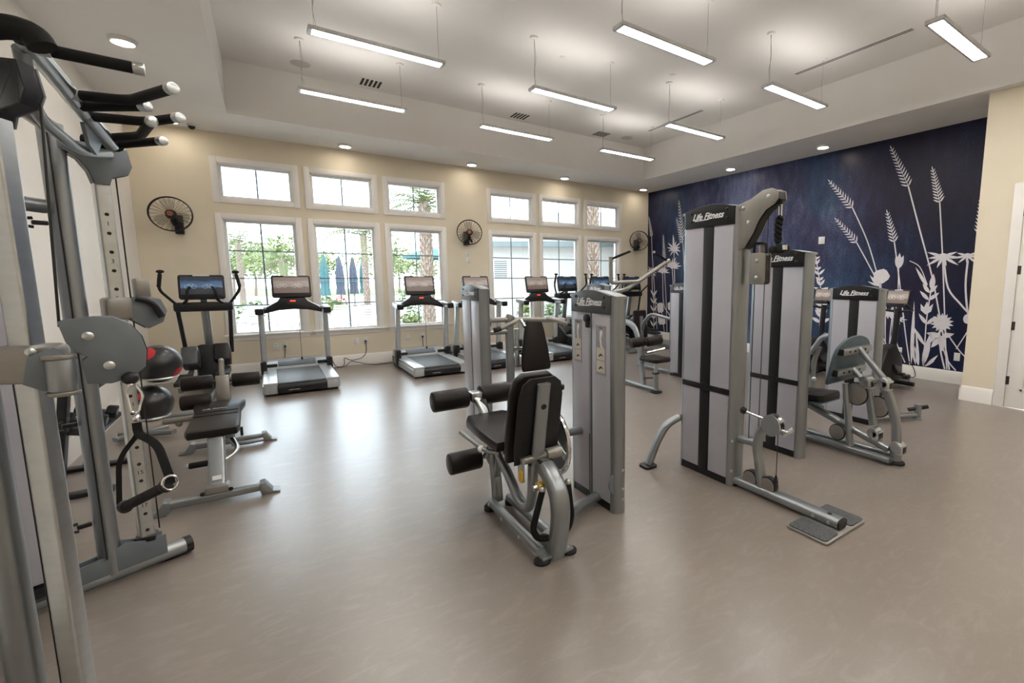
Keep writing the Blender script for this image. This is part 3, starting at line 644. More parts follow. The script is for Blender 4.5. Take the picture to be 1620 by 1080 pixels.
MB(og).tube([(2.77, 1.81, .53), (2.77, 1.81, .16)], .003, 6).build('cable', 'bcable', B)
MB(og).cyl((2.77, 1.81, .14), (2.77, 1.81, .19), .018, .006, seg=12).build('cable_cone', 'black', B)
f = MB(og); f.tube([(2.455, 2.79, .02), (2.53, 2.765, .22), (2.60, 2.735, .35), (2.71, 2.70, .40)], 0, prof=OV, fil=.12); f.build('brace', 'silver', B)
MB(og).prism(rrect(.12, .12, .03), (2.45, 2.79, 0), (1, 0, 0), (0, 1, 0), .02, .004).build('brace_foot', 'black', B)
bolts(og, [(2.69, 2.665, .43), (2.69, 2.13, .13), (2.69, 2.13, .36)], (-1, 0, 0), B, .012)

# ---- C: leg press
Cc = thing('leg_press_machine', 'leg press machine with slate blue foot plate on silver linkage arms', 'gym machine', (3.9, 2.2, 0)); og = Cc.location.copy()
tower(Cc, 3.60, 2.135, 2.72, 1.80, .125, strip='black', strap=.66, capm='capblack', caph=.155)
for x in (4.10, 4.24):
    f = MB(og); f.tube([(x, 2.55, .045), (x, 1.62, .045)], 0, prof=OV); f.build('base_rail', 'silver', Cc)
f = MB(og); f.tube([(3.66, 2.30, .05), (4.15, 2.42, .05)], 0, prof=OV); f.build('tower_link', 'silver', Cc)
f = MB(og); f.tube([(4.15, 2.45, .36), (4.15, 1.66, .12)], 0, prof=rrect(.075, .055, .02)); f.build('seat_rail', 'silver', Cc)
f = MB(og); f.tube([(4.15, 2.46, .05), (4.15, 2.44, .36)], 0, prof=OV); f.build('rail_post', 'silver', Cc)
pad(og, rrect(.36, .40, .05), (4.13, 2.36, .42), (1, 0, 0), (0, 1, -.1), .065, 'seat', 'vinyl', Cc)
pad(og, rrect(.36, .40, .05), (4.13, 2.36, .405), (1, 0, 0), (0, 1, -.1), .014, 'seat_shell', 'blueup', Cc, .004)
f = MB(og); f.bar((4.15, 2.55, .45), (4.15, 2.62, .95), .26, .06, up=(0, 1, 0), bev=.03); f.build('backrest', 'vinyl', Cc)
f = MB(og); f.tube([(4.12, 1.965, .05), (4.12, 2.04, .62)], 0, prof=rrect(.07, .05, .018), up=(0, 1, 0)); f.build('front_post', 'silver', Cc)
# foot plate seen from behind
fu = (1, 0, 0); fv = V(0, -.22, 1).normalized()
fp = [(-.30, .0), (-.29, -.02), (.29, -.02), (.30, .0), (.305, .24)]+[(.305*math.cos(t*PI/20), .24+.16*math.sin(t*PI/20)) for t in range(2, 19)]+[(-.305, .24)]
MB(og).prism(fp, (4.10, 2.06, .67), fu, fv, .022, .005).build('foot_plate', 'blueup', Cc)
for q, zz in ((.08, 0), (.27, 0)):
    pz = V(4.10, 2.06, .67)+fv*q+V(0, -.04, 0)
    b = MB(og).box(pz, (.50, .055, .06), bev=.012).build('plate_bracket', 'silver', Cc)
    MB(og).box(pz-V(.253, 0, 0), (.012, .05, .055), bev=.004).build('bracket_cap', 'black', b)
    bolts(og, [pz+V(-.16+.09*i, -.029, 0) for i in range(4)], (0, -1, 0), b, .010, 'black')
for dx in (-.01,):
    f = MB(og); f.tube([(4.12, 1.95, .95), (4.15, 1.73, .70)], 0, prof=rrect(.055, .045, .016)); f.build('upper_link', 'silver', Cc)
f = MB(og); f.tube([(4.12, 1.99, .76), (4.13, 1.93, .70), (4.14, 1.87, .66)], .024, 12); f.build('lower_link', 'silver', Cc)
f = MB(og); f.tube([(4.15, 1.735, .67), (4.17, 1.675, .50), (4.18, 1.635, .36), (4.18, 1.615, .16)], 0, prof=rrect(.075, .055, .022), up=(1, 0, 0), fil=.12); f.build('swing_arm', 'silver', Cc)
f = MB(og); f.tube([(4.14, 1.865, .66), (4.15, 1.80, .30)], 0, prof=rrect(.065, .05, .02), up=(1, 0, 0)); f.build('swing_arm', 'silver', Cc)
f = MB(og); f.tube([(4.14, 1.87, .66), (4.15, 1.735, .68)], .022, 12); f.build('cross_link', 'plate', Cc)
for p in ((4.15, 1.735, .68), (4.15, 1.785, .235), (4.18, 1.61, .155), (4.14, 1.875, .67)):
    f = MB(og); f.cyl((p[0]-.05, p[1], p[2]), (p[0]+.05, p[1], p[2]), .045, seg=18, bev=.008); f.box((p[0], p[1]-.025, p[2]-.02), (.10, .06, .085), bev=.012); j = f.build('pivot_joint', 'steel', Cc)
    MB(og).box((p[0], p[1]-.056, p[2]-.02), (.06, .006, .05), bev=.002).build('joint_opening', 'black', j)
for p, r in (((4.12, 1.945, .545), .095), ((4.16, 1.775, .46), .085), ((4.08, 2.07, .17), .065)):
    w_ = MB(og).cyl((p[0]-.012, p[1], p[2]), (p[0]+.012, p[1], p[2]), r, seg=28, bev=.004).build('pulley_wheel', 'plate', Cc)
    f = MB(og); f.tube([(p[0], p[1]+(r+.004)*math.cos(a*PI/12), p[2]+(r+.004)*math.sin(a*PI/12)) for a in range(24)], .006, 6, closed=True); f.build('pulley_rim', 'black', w_)
f = MB(og); f.lathe([(0, 0), (.07, 0), (.07, .015), (.05, .03), (0, .03)], (4.19, 1.62, 0), seg=20); f.build('foot_pad', 'rubber', Cc)
f = MB(og); f.tube([(4.19, 1.62, .02), (4.185, 1.62, .13)], .045, 14); f.build('end_post', 'silver', Cc)
f = MB(og); f.tube([(3.85, 2.6, .62), (3.95, 2.35, .60), (3.95, 2.30, .55)], .016, 10, fil=.05); f.build('side_grip', 'silver', Cc)

# ---- Dm: machine with a low stub post, beside the mural
Dm = thing('leg_curl_machine', 'machine with short tower and low floor stub standing nearest the mural', 'gym machine', (5.3, 2.4, 0)); og = Dm.location.copy()
tower(Dm, 5.06, 2.185, 2.76, 1.475, .12, strip='black', capm='capblack')
f = MB(og); f.tube([(5.12, 2.30, .05), (5.72, 2.05, .05)], 0, prof=OV); f.build('base_rail', 'silver', Dm)
f = MB(og); f.lathe([(0, 0), (.05, 0), (.05, .012), (.038, .02), (.038, .17), (.034, .175), (0, .175)], (5.73, 2.035, 0), seg=20); f.build('stub_post', 'silver', Dm)
f = MB(og); f.cyl((5.66, 2.10, .105), (5.80, 1.965, .145), .022, seg=14); f.build('cross_pin', 'black', Dm)
f = MB(og); f.tube([(5.40, 3.10, .0), (5.40, 3.08, .55), (5.40, 3.02, .72)], 0, prof=OV, fil=.1); f.build('upright', 'silver', Dm)
f = MB(og); f.tube([(5.35, 3.2, .58), (5.30, 3.05, .68), (5.28, 2.93, .86), (5.25, 2.80, .90)], .032, 12, fil=.1); f.tube([(5.38, 3.1, .62), (5.36, 3.02, .80), (5.30, 2.90, .90)], .018, 10, fil=.08); f.build('swing_arm', 'silver', Dm)
f = MB(og); f.tube([(5.18, 2.6, .05), (5.40, 3.05, .05), (5.40, 3.6, .05)], 0, prof=OV, fil=.06); f.build('base_rail', 'silver', Dm)
pad(og, rrect(.34, .40, .05), (5.42, 3.38, .45), (1, 0, 0), (0, 1, 0), .06, 'seat', 'vinyl', Dm)
f = MB(og); f.tube([(5.42, 3.38, .05), (5.42, 3.38, .45)], 0, prof=OV); f.build('seat_post', 'silver', Dm)
f = MB(og); f.cyl((5.28, 3.16, .42), (5.56, 3.16, .42), .06, seg=20, bev=.01); f.build('roller_pad', 'vinyl', Dm)
MB(og).sphere((5.33, 3.03, .33), .03, 12).build('lever_knob', 'steel', Dm)

# ---- E: chest press with only its tower in sight
Em = thing('chest_press_machine', 'machine tower standing far back in front of the mural left of the cable column', 'gym machine', (5.3, 5.0, 0)); og = Em.location.copy()
tower(Em, 5.16, 4.86, 5.43, 1.48, .12, strip='black')
f = MB(og); f.tube([(5.2, 5.4, .9), (5.05, 5.72, .98), (5.08, 5.95, .80), (5.1, 6.0, .70)], 0, prof=OV, fil=.1); f.build('press_arm', 'silver', Em)
f = MB(og); f.tube([(5.2, 5.3, .05), (5.2, 6.2, .05)], 0, prof=OV); f.build('base_rail', 'silver', Em)
f = MB(og); f.tube([(5.2, 6.1, .05), (5.2, 6.15, .9)], 0, prof=OV, up=(0, 1, 0)); f.build('back_post', 'silver', Em)
pad(og, rrect(.32, .36, .05), (5.2, 5.95, .45), (1, 0, 0), (0, 1, 0), .06, 'seat', 'vinyl', Em)
f = MB(og); f.bar((5.2, 6.14, .5), (5.2, 6.2, 1.0), .28, .06, up=(0, 1, 0), bev=.03); f.build('backrest', 'vinyl', Em)

# ---- F: shoulder press
Fm = thing('shoulder_press_machine', 'shoulder press machine with tall brown back pad behind the leg extension machine', 'gym machine', (2.0, 4.5, 0)); og = Fm.location.copy()
tower(Fm, 1.63, 4.29, 4.86, 1.487, .105, strip=None)
f = MB(og); f.tube([(2.01, 4.50, .03), (2.01, 4.50, 1.11)], 0, prof=rrect(.085, .06, .022), up=(0, 1, 0)); f.build('main_post', 'silver', Fm)
pp = [(-.155, 0), (.155, 0), (.17, .04), (.155, .20), (.115, .44), (.095, .515), (.06, .535), (-.06, .535), (-.095, .515), (-.115, .44), (-.155, .20), (-.17, .04)]
pad(og, pp, (2.285, 4.47, .56), (1, 0, 0), (0, .10, 1), .06, 'backrest', 'vinyl', Fm)
f = MB(og); f.tube([(2.01, 4.50, .83), (2.20, 4.52, .80)], .016, 12); f.tube([(2.10, 4.52, .62), (2.10, 4.52, 1.02)], 0, prof=rrect(.05, .04, .015), up=(0, 1, 0)); f.build('backrest_bracket', 'steel', Fm)
f = MB(og); f.tube([(1.70, 4.52, 1.0), (2.01, 4.50, 1.0)], 0, prof=rrect(.06, .05, .02)); f.build('tower_link', 'silver', Fm)
f = MB(og); f.tube([(1.80, 4.52, 1.125), (2.02, 4.50, 1.125), (2.66, 4.48, 1.085)], 0, prof=rrect(.065, .05, .02)); f.build('press_beam', 'plate', Fm)
f = MB(og); f.cyl((1.74, 4.52, 1.12), (1.80, 4.52, 1.12), .072, seg=22, bev=.01); f.build('pivot_hub', 'grey', Fm)
for x, s in ((1.80, 1), (2.68, -1)):
    f = MB(og); f.tube([(x, 4.38, 1.035), (x+.05*s, 4.36, 1.05), (x+.20*s, 4.36, 1.105), (x+.27*s, 4.42, 1.12)], .022, 12, fil=.06); g = f.build('press_grip', 'plate', Fm)
    MB(og).cyl((x-.01*s, 4.385, 1.032), (x+.06*s, 4.362, 1.054), .026, seg=14, bev=.004).build('grip_end', 'black', g)
f = MB(og); f.cyl((2.0, 4.50, 1.10), (2.03, 4.50, 1.17), .045, seg=18, bev=.012); f.build('post_cap', 'plate', Fm)
f = MB(og); f.tube([(2.11, 4.44, 1.12), (2.13, 4.38, 1.05)], .02, 10); f.build('stop_pin', 'chrome', Fm)
pad(og, rrect(.36, .40, .05), (2.25, 4.26, .40), (1, 0, 0), (0, 1, 0), .06, 'seat', 'vinyl', Fm)
f = MB(og); f.tube([(2.25, 4.26, .03), (2.25, 4.26, .40)], 0, prof=OV); f.build('seat_post', 'silver', Fm)
f = MB(og); f.tube([(1.68, 4.52, .05), (2.25, 4.52, .05), (2.25, 4.0, .05)], 0, prof=OV, fil=.05); f.build('base_rail', 'silver', Fm)

# ---- G: lat pulldown with fixed arms
G = thing('lat_pulldown_machine', 'lat pulldown machine with angled overhead arms and small black seat', 'gym machine', (4.2, 5.0, 0)); og = G.location.copy()
tower(G, 4.14, 5.72, 6.28, 1.475, .12, strip='black')
f = MB(og); f.tube([(4.2, 5.75, .045), (4.2, 4.62, .045)], 0, prof=OV); f.build('base_rail', 'silver', G)
f = MB(og); f.tube([(4.2, 4.89, .03), (4.2, 4.98, .50), (4.2, 5.02, .72), (4.2, 5.12, .88), (4.2, 5.35, .93), (4.2, 5.75, .93)], 0, prof=rrect(.085, .05, .022), up=(1, 0, 0), fil=.14); f.build('main_upright', 'silver', G)
pad(og, rrect(.30, .36, .05), (4.2, 4.67, .43), (1, 0, 0), (0, 1, 0), .06, 'seat', 'vinyl', G)
f = MB(og); f.tube([(4.2, 4.64, .03), (4.2, 4.65, .27)], 0, prof=rrect(.07, .06, .02), up=(0, 1, 0)); f.build('seat_post', 'silver', G)
MB(og).cyl((4.2, 4.65, .25), (4.2, 4.65, .43), .022, seg=14).build('seat_piston', 'steel', G)
MB(og).box((4.2, 4.65, .265), (.085, .075, .02), bev=.006).build('post_collar', 'black', G)
f = MB(og); f.tube([(4.2, 4.66, .20), (4.08, 4.72, .20)], .012, 8); f.sphere((4.07, 4.73, .20), .02, 12); f.build('adjust_pin', 'brass', G)
MB(og).prism(rrect(.14, .12, .03), (4.2, 4.63, 0), (1, 0, 0), (0, 1, 0), .02, .004).build('foot_plate', 'black', G)
for x0, x1 in ((3.96, 4.17), (4.25, 4.48)):
    MB(og).cyl((x0, 4.90, .665), (x1, 4.86, .685), .068, seg=22, bev=.012).build('thigh_roller', 'vinyl', G)
f = MB(og); f.tube([(4.17, 4.9, .665), (4.2, 5.0, .68), (4.25, 4.9, .67)], .016, 10); f.build('roller_shaft', 'steel', G)
f = MB(og); f.tube([(4.22, 4.86, .52), (4.5, 4.80, .56)], .02, 12); f.build('knee_bar', 'chrome', G)
f = MB(og); f.tube([(4.2, 5.85, 1.30), (3.97, 5.02, 1.40), (4.2, 5.0, 1.52), (4.75, 5.0, 1.81)], .028, 12, fil=.05); f.build('pull_arm', 'plate', G)
f = MB(og); f.tube([(4.2, 5.0, 1.505), (3.70, 5.0, 1.49), (3.69, 5.0, 1.83)], .026, 12, fil=.04); f.build('pull_arm', 'plate', G)
for p0, p1 in (((3.70, 5.0, 1.80), (4.01, 4.98, 1.915)), ((4.70, 5.0, 1.80), (4.44, 4.98, 1.915))):
    g = MB(og).tube([p0, p1], .016, 12).build('pull_grip', 'foam', G)
    MB(og).sphere(p1, .019, 12).build('grip_cap', 'steel', g)
# ================================================================ CARDIO MACHINES
def screen_mat(name, warm=True):
    m = bpy.data.materials.new(name); m.use_nodes = True
    n = m.node_tree.nodes; l = m.node_tree.links; b = n['Principled BSDF']
    tc = n.new('ShaderNodeTexCoord'); sp = n.new('ShaderNodeSeparateXYZ'); l.new(tc.outputs['Generated'], sp.inputs[0])
    nz = n.new('ShaderNodeTexNoise'); nz.inputs['Scale'].default_value = 5; nz.inputs['Detail'].default_value = 3; l.new(tc.outputs['Generated'], nz.inputs['Vector'])
    ad = n.new('ShaderNodeMath'); ad.operation = 'MULTIPLY_ADD'; ad.inputs[1].default_value = .35; l.new(nz.outputs['Fac'], ad.inputs[0]); l.new(sp.outputs['Z'], ad.inputs[2])
    r = n.new('ShaderNodeValToRGB'); e = r.color_ramp.elements
    if warm: cols = ((.0, (.14, .10, .085)), (.50, (.17, .125, .105)), (.56, (.30, .26, .24)), (.85, (.33, .29, .27)), (1, (.24, .19, .17)))
    else: cols = ((.0, (.03, .035, .045)), (.52, (.04, .05, .065)), (.58, (.12, .20, .33)), (.85, (.06, .13, .26)), (1, (.03, .04, .06)))
    e[0].position = 0; e[0].color = (*cols[0][1], 1); e[1].position = 1; e[1].color = (*cols[-1][1], 1)
    for p, c_ in cols[1:-1]:
        q = e.new(p); q.color = (*c_, 1)
    l.new(ad.outputs[0], r.inputs['Fac']); l.new(r.outputs['Color'], b.inputs['Base Color']); l.new(r.outputs['Color'], b.inputs['Emission Color'])
    b.inputs['Emission Strength'].default_value = .22; b.inputs['Roughness'].default_value = .25
    return m
M['screen'] = screen_mat('warm_landscape_screen'); M['screen_b'] = screen_mat('blue_landscape_screen', False); M['pic'] = mat('screen_bike_picture', (.5, .46, .43), .3, emit=(.5, .46, .43), estr=.35)
M['pic_b'] = mat('screen_bike_picture_blue', (.30, .40, .52), .3, emit=(.3, .4, .52), estr=.35)
def console(root, o, w, h, tilt, sm, pm, back=(0, 0)):
    """monitor with bezel and a picture of parked bicycles, facing -y"""
    u = V(1, 0, 0); v = V(0, math.sin(tilt), math.cos(tilt)); nrm = u.cross(v); o = V(o)
    c_ = MB(); c_.prism(rrect(w, h, .03), o-nrm*.045, u, v, .045, .008); hs = c_.build('console', 'black', root)
    s_ = MB(); s_.prism(rrect(w*.90, h*.72, .012), o+v*h*.055, u, v, .0025); s_.build('screen', sm, hs)
    p = MB()
    for dx in (-.12, .07):
        for q in (-.035, .035):
            cc = o+u*(dx+q)*w/.5+v*(.005)+nrm*.003
            p.tube([cc+u*.026*math.cos(a*PI/8)+v*.026*math.sin(a*PI/8) for a in range(16)], .0022, 4, closed=True)
        k = o+u*dx*w/.5+nrm*.003
        p.tube([k+u*-.035+v*.005, k+u*-.012+v*.042, k+u*.026+v*.040, k+u*.035+v*.005], .002, 4); p.tube([k+u*-.012+v*.042, k+u*.002+v*.004, k+u*.026+v*.040], .002, 4)
    p.build('screen_picture', pm, hs)
    t_ = MB(); t_.prism(rrect(w*.36, .014, .006), o+v*(h*.468), u, v, .004); t_.build('top_trim', 'whitepl', hs)
    return hs
def treadmill():
    r = thing('treadmill', '', 'treadmill', group='treadmills along the windows')
    b = MB(); b.bx(-.41, .41, .03, 1.70, .035, .145, .01); b.build('deck_base', 'black', r)
    for s in (-1, 1):
        m = MB(); m.prism([(s*.435, 0), (s*.275, 0), (s*.275, 1.28), (s*.40, 1.28), (s*.435, 1.20)], (0, .0, .135), (1, 0, 0), (0, 1, 0), .045, .010); m.build('side_rail', 'tsilver', r)
        m = MB(); m.bx(s*.425, s*.445, .02, 1.35, .05, .135, .004); m.build('side_skirt', 'tsilver', r)
        m = MB(); m.prism([(s*.445, 0), (s*.285, 0), (s*.285, -.03), (s*.40, -.03), (s*.435, -.015)], (0, .03, .03), (1, 0, 0), (0, 1, 0), .11, .006); m.build('rear_end_cap', 'tsilver', r)
        m = MB(); m.box((s*.37, .06, .015), (.09, .09, .03), bev=.008); m.box((s*.37, 1.55, .015), (.09, .09, .03), bev=.008); m.build('foot', 'rubber', r)
        m = MB(); m.box((s*.425, 1.13, .19), (.075, .20, .26), bev=.02); m.build('post_boot', 'black', r)
        m = MB(); m.box((s*.33, 1.16, .235), (.14, .05, .05), bev=.012); m.build('grip_bracket', 'black', r)
        m = MB(); m.tube([(s*.415, 1.15, .30), (s*.405, 1.06, 1.06)], 0, prof=rrect(.072, .095, .022), up=(0, 1, 0)); m.build('upright', 'tsilver', r)
        m = MB(); m.bar((s*.415, 1.20, 1.105), (s*.415, .80, 1.075), .10, .085, bev=.02); a = m.build('handrail', 'tsilver', r)
        m = MB(); m.bar((s*.415, .83, 1.077), (s*.415, .775, 1.073), .107, .093, bev=.02); m.build('handrail_end', 'black', a)
        m = MB(); m.tube([(s*.36, 1.10, 1.10), (s*.22, 1.13, 1.18), (s*.13, 1.19, 1.235)], 0, prof=rrect(.05, .025, .01), fil=.08); m.build('console_strut', 'tsilver', r)
    m = MB(); m.bx(-.275, .275, .02, 1.45, .13, .168, .008); m.build('belt', 'deck', r)
    m = MB(); m.cyl((-.285, .03, .10), (.285, .03, .10), .055, seg=20); m.bx(-.285, .285, -.015, .06, .03, .10, .012); rr = m.build('rear_roller_cover', 'black', r)
    text('lettering', 'LifeFitness', .030, (-.10, -.017, .072), (1, 0, 0), (0, 0, 1), 'letter', rr, shear=.3, depth=.001)
    m = MB(); m.prism([(1.18, .145), (1.30, .24), (1.55, .285), (1.70, .25), (1.72, .05), (1.25, .05)], (-.40, 0, 0), (0, 1, 0), (0, 0, 1), .80, .02); hd = m.build('motor_hood', 'thood', r)
    m = MB(); m.box((0, 1.315, .238), (.50, .15, .02), rot=Matrix.Rotation(.45, 4, 'X'), bev=.008); m.build('hood_recess', 'grey', hd)
    m = MB()
    arcp = [(-.41, 1.02), (-.41, 1.11), (-.32, 1.13), (-.19, 1.21), (-.16, 1.255), (.16, 1.255), (.19, 1.21), (.32, 1.13), (.41, 1.11), (.41, 1.02), (.34, 1.035), (.18, 1.075), (0, 1.085), (-.18, 1.075), (-.34, 1.035)]
    m.prism(arcp, (0, 1.18, 0), (1, 0, 0), (0, 0, 1), .10, .012); cb = m.build('console_wing', 'black', r)
    m = MB(); m.bx(-.035, .035, 1.072, 1.079, 1.20, 1.222); m.build('red_display', 'ledred', cb)
    m = MB(); m.box((0, 1.17, 1.265), (.32, .06, .045), bev=.015); m.build('console_neck', 'black', r)
    console(r, (0, 1.14, 1.43), .50, .34, .26, 'screen', 'pic')
    m = MB(); m.tube([(.06, 1.12, 1.11), (.06, 1.12, .33)], .003, 6); m.cyl((.06, 1.12, .30), (.06, 1.12, .335), .014, seg=10); m.build('safety_cord', 'bcable', r)
    return r
tm = treadmill()
spots = [(.29, 7.43, 'treadmill standing alone between the elliptical and the power cords, nearest the cable machine'), (2.17, 7.45, 'treadmill right of the floor cords, second from the cable machine'), (3.19, 7.45, 'treadmill partly hidden behind the shoulder press tower'), (4.50, 7.50, 'treadmill farthest right, seen past the brown back pad')]
for i, (x, y, lb) in enumerate(spots):
    o = tm if i == 0 else dup(tm, (0, 0, 0)); o.location = (x, y, 0); o['label'] = lb

def elliptical():
    r = thing('elliptical_trainer', '', 'elliptical', group='elliptical trainers')
    m = MB(); m.tube([(0, -.95, .05), (0, .80, .05)], 0, prof=rrect(.10, .07, .02)); m.tube([(-.32, -.95, .04), (.32, -.95, .04)], .035, 10); m.tube([(-.32, .80, .04), (.32, .80, .04)], .035, 10); m.build('base_frame', 'silver', r)
    m = MB(); m.prism([(.30, .10), (.30, .50), (.42, .66), (.68, .64), (.88, .45), (.90, .08)], (-.13, 0, 0), (0, 1, 0), (0, 0, 1), .26, .05); m.build('drive_housing', 'black', r)
    m = MB(); m.tube([(0, .66, .60), (0, .56, 1.16)], 0, prof=rrect(.09, .07, .025), up=(0, 1, 0)); m.build('mast', 'silver', r)
    m = MB(); m.box((0, .50, 1.17), (.62, .10, .125), bev=.03); m.build('console_bar', 'black', r)
    console(r, (0, .47, 1.435), .48, .33, .2, 'screen_b', 'pic_b')
    m = MB(); m.tube([(0, .56, 1.2), (0, .52, 1.32)], .04, 12); m.build('console_neck', 'silver', r)
    for s in (-1, 1):
        m = MB(); m.tube([(s*.20, .46, 1.22), (s*.155, .36, 1.26), (s*.14, .36, 1.40), (s*.11, .37, 1.44)], .018, 10, fil=.05); m.build('fixed_grip', 'black', r)
        m = MB(); m.tube([(s*.24, .58, .52), (s*.27, .50, 1.12), (s*.27, .49, 1.22)], .024, 12, fil=.05); m.tube([(s*.27, .49, 1.2), (s*.34, .42, 1.30), (s*.405, .34, 1.40), (s*.40, .32, 1.52), (s*.375, .32, 1.63)], .017, 10, fil=.07); a = m.build('swing_arm', 'black', r)
        m = MB(); m.tube([(s*.405, .335, 1.44), (s*.38, .32, 1.60)], .021, 10); m.sphere((s*.375, .32, 1.635), .032, 12, (1.3, 1, .7)); m.build('swing_grip', 'rubber', a)
        yo = .22*s
        m = MB(); m.tube([(s*.17, .55, .52), (s*.17, .30+yo*.5, .33), (s*.17, -.55+yo, .28)], 0, prof=rrect(.05, .06, .015), fil=.05); m.build('pedal_arm', 'silver', r)
        m = MB(); m.prism([(-.19, 0), (.19, 0), (.22, .03), (.20, .08), (.16, .05), (-.17, .04)], (s*.24, -.28+yo, .31), (0, 1, 0), (0, 0, 1), -s*.14, .01); m.build('pedal', 'rubber', r)
        m = MB(); m.box((s*.155, .26+.1*s, .52), (.17, .26, .25), rot=Matrix.Rotation(-.5, 4, 'X'), bev=.03); m.build('crank_cover', 'cap' if s < 0 else 'black', r)
    return r
el = elliptical()
for i, (x, y, lb) in enumerate([(-.72, 7.80, 'elliptical trainer in the corner behind the bench'), (5.36, 8.38, 'elliptical trainer beside the rightmost treadmill'), (6.27, 8.38, 'elliptical trainer in front of the sixth window'), (7.20, 8.38, 'elliptical trainer in the corner below the fan by the mural')]):
    o = el if i == 0 else dup(el, (0, 0, 0)); o.location = (x, y, 0); o['label'] = lb
# exercise bikes facing the mural
def bike():
    r = thing('exercise_bike', '', 'exercise bike', group='exercise bikes along the mural')
    m = MB(); m.tube([(0, -.55, .05), (0, .45, .05)], 0, prof=rrect(.09, .06, .02)); m.tube([(-.25, -.55, .04), (.25, -.55, .04)], .03, 10); m.tube([(-.25, .45, .04), (.25, .45, .04)], .03, 10); m.build('base_frame', 'black', r)
    m = MB(); m.prism([(-.15, .08), (-.20, .35), (-.05, .58), (.22, .62), (.45, .40), (.48, .08)], (-.09, 0, 0), (0, 1, 0), (0, 0, 1), .18, .04); m.build('drive_housing', 'black', r)
    m = MB(); m.tube([(0, -.15, .4), (0, -.30, .85)], .035, 12); m.build('seat_post', 'silver', r)
    m = MB(); m.prism([(-.03, .16), (.03, .16), (.11, -.02), (.12, -.12), (-.12, -.12), (-.11, -.02)], (0, -.33, .86), (1, 0, 0), (0, 1, 0), .07, .02); m.build('saddle', 'vinyl', r)
    m = MB(); m.tube([(0, .30, .5), (0, .36, 1.12)], .04, 12); m.build('mast', 'black', r)
    console(r, (0, .32, 1.27), .30, .25, .25, 'screen', 'pic')
    for s in (-1, 1):
        m = MB(); m.tube([(s*.04, .34, 1.08), (s*.22, .30, 1.10), (s*.24, .12, 1.14), (s*.22, .02, 1.20)], .017, 10, fil=.06); m.build('handlebar', 'black', r)
        m = MB(); m.tube([(s*.09, .10, .34), (s*.12, .10+.1*s, .34-.13*s)], .016, 8); m.box((s*.16, .10+.1*s, .34-.13*s), (.09, .11, .03), bev=.008); m.build('crank_and_pedal', 'black', r)
    return r
bk = bike()
for i, (x, y, lb) in enumerate([(6.95, 4.05, 'exercise bike facing the mural, seen between the leg press and the last tower'), (6.95, 2.95, 'exercise bike facing the mural, seen behind the last machine tower')]):
    o = bk if i == 0 else dup(bk, (0, 0, 0)); o.location = (x, y, 0); o.rotation_euler = (0, 0, -PI/2); o['label'] = lb

# ================================================================ ADJUSTABLE BENCH
Bn = thing('adjustable_bench', 'black padded ab bench with roller pads and silver legs in the left foreground', 'bench', (-.4, 4.7, 0)); og = Bn.location.copy()
for y in (4.07, 5.42):
    m = MB(og); m.tube([(-.66, y, .055), (-.12, y, .055)], 0, prof=rrect(.07, .055, .018)); lg = m.build('cross_leg', 'silver', Bn)
    for x, s in ((-.66, -1), (-.12, 1)):
        m = MB(og); m.prism([(s*-.03, .085), (s*.0, .09), (s*.045, .02), (s*.085, .012), (s*.085, .0), (s*-.01, .0), (s*-.03, .025)], (x, y+.05, 0), (1, 0, 0), (0, 0, 1), .10, .004); m.build('end_foot', 'silver', lg)
m = MB(og); m.tube([(-.385, 4.09, .09), (-.385, 4.30, .40)], 0, prof=rrect(.10, .06, .018), up=(0, 1, 0)); m.build('front_post', 'silver', Bn)
m = MB(og); m.bx(-.45, -.32, 4.03, 4.13, .08, .13, .01); m.build('post_bracket', 'plate', Bn)
MB(og).box((-.385, 4.10, .17), (.05, .004, .03), rot=Matrix.Rotation(-.6, 4, 'X')).build('sticker', 'whitepl', Bn)
bolts(og, [(-.46, 4.02, .10), (-.31, 4.02, .10)], (0, -1, 0), Bn, .014, 'black')
m = MB(og); m.tube([(-.385, 4.30, .385), (-.385, 5.25, .385), (-.385, 5.42, .30), (-.385, 5.44, .07)], 0, prof=rrect(.075, .055, .018), fil=.1); m.build('main_beam', 'silver', Bn)
sp = [(-.140, 0), (.140, 0), (.155, .05), (.150, .40), (.145, .58), (.168, .72), (.168, .80), (.13, .84), (-.13, .84), (-.168, .80), (-.168, .72), (-.145, .58), (-.150, .40), (-.155, .05)]
pdn = pad(og, sp, (-.40, 4.26, .415), (1, 0, 0), (0, 1, .045), .06, 'pad', 'vinyl', Bn, .016)
for y in (4.64, 4.74):
    MB(og).box((-.40, y, .478+(y-4.26)*.045), (.27, .006, .004)).build('pad_seam', 'black', pdn)
text('lettering', 'Life Fitness', .035, (-.42, 4.83, .503), (1, 0, 0), (0, 1, .045), 'letter', pdn, og, shear=.3, depth=.0006)
m = MB(og); m.tube([(-.53, 4.20, .255), (-.33, 4.20, .255), (-.26, 4.26, .30), (-.30, 4.36, .36)], .017, 12, fil=.05); g = m.build('handle', 'steel', Bn)
m = MB(og); m.cyl((-.535, 4.20, .255), (-.34, 4.20, .255), .021, seg=14, bev=.003); m.build('handle_grip', 'foam', g)
MB(og).sphere((-.538, 4.20, .255), .018, 12).build('handle_cap', 'steel', g)
m = MB(og); m.bar((-.385, 5.20, .38), (-.385, 5.26, .70), .10, .06, up=(0, 1, 0), bev=.012); m.build('roller_post', 'plate', Bn)
for x0, x1, y, z in ((-.66, -.45, 5.24, .655), (-.32, -.12, 5.24, .65), (-.66, -.46, 5.10, .52), (-.31, -.12, 5.10, .52)):
    if z < .6 and x0 > -.4: continue
    MB(og).cyl((x0, y, z), (x1, y, z), .062, seg=22, bev=.014).build('roller_pad', 'vinyl', Bn)
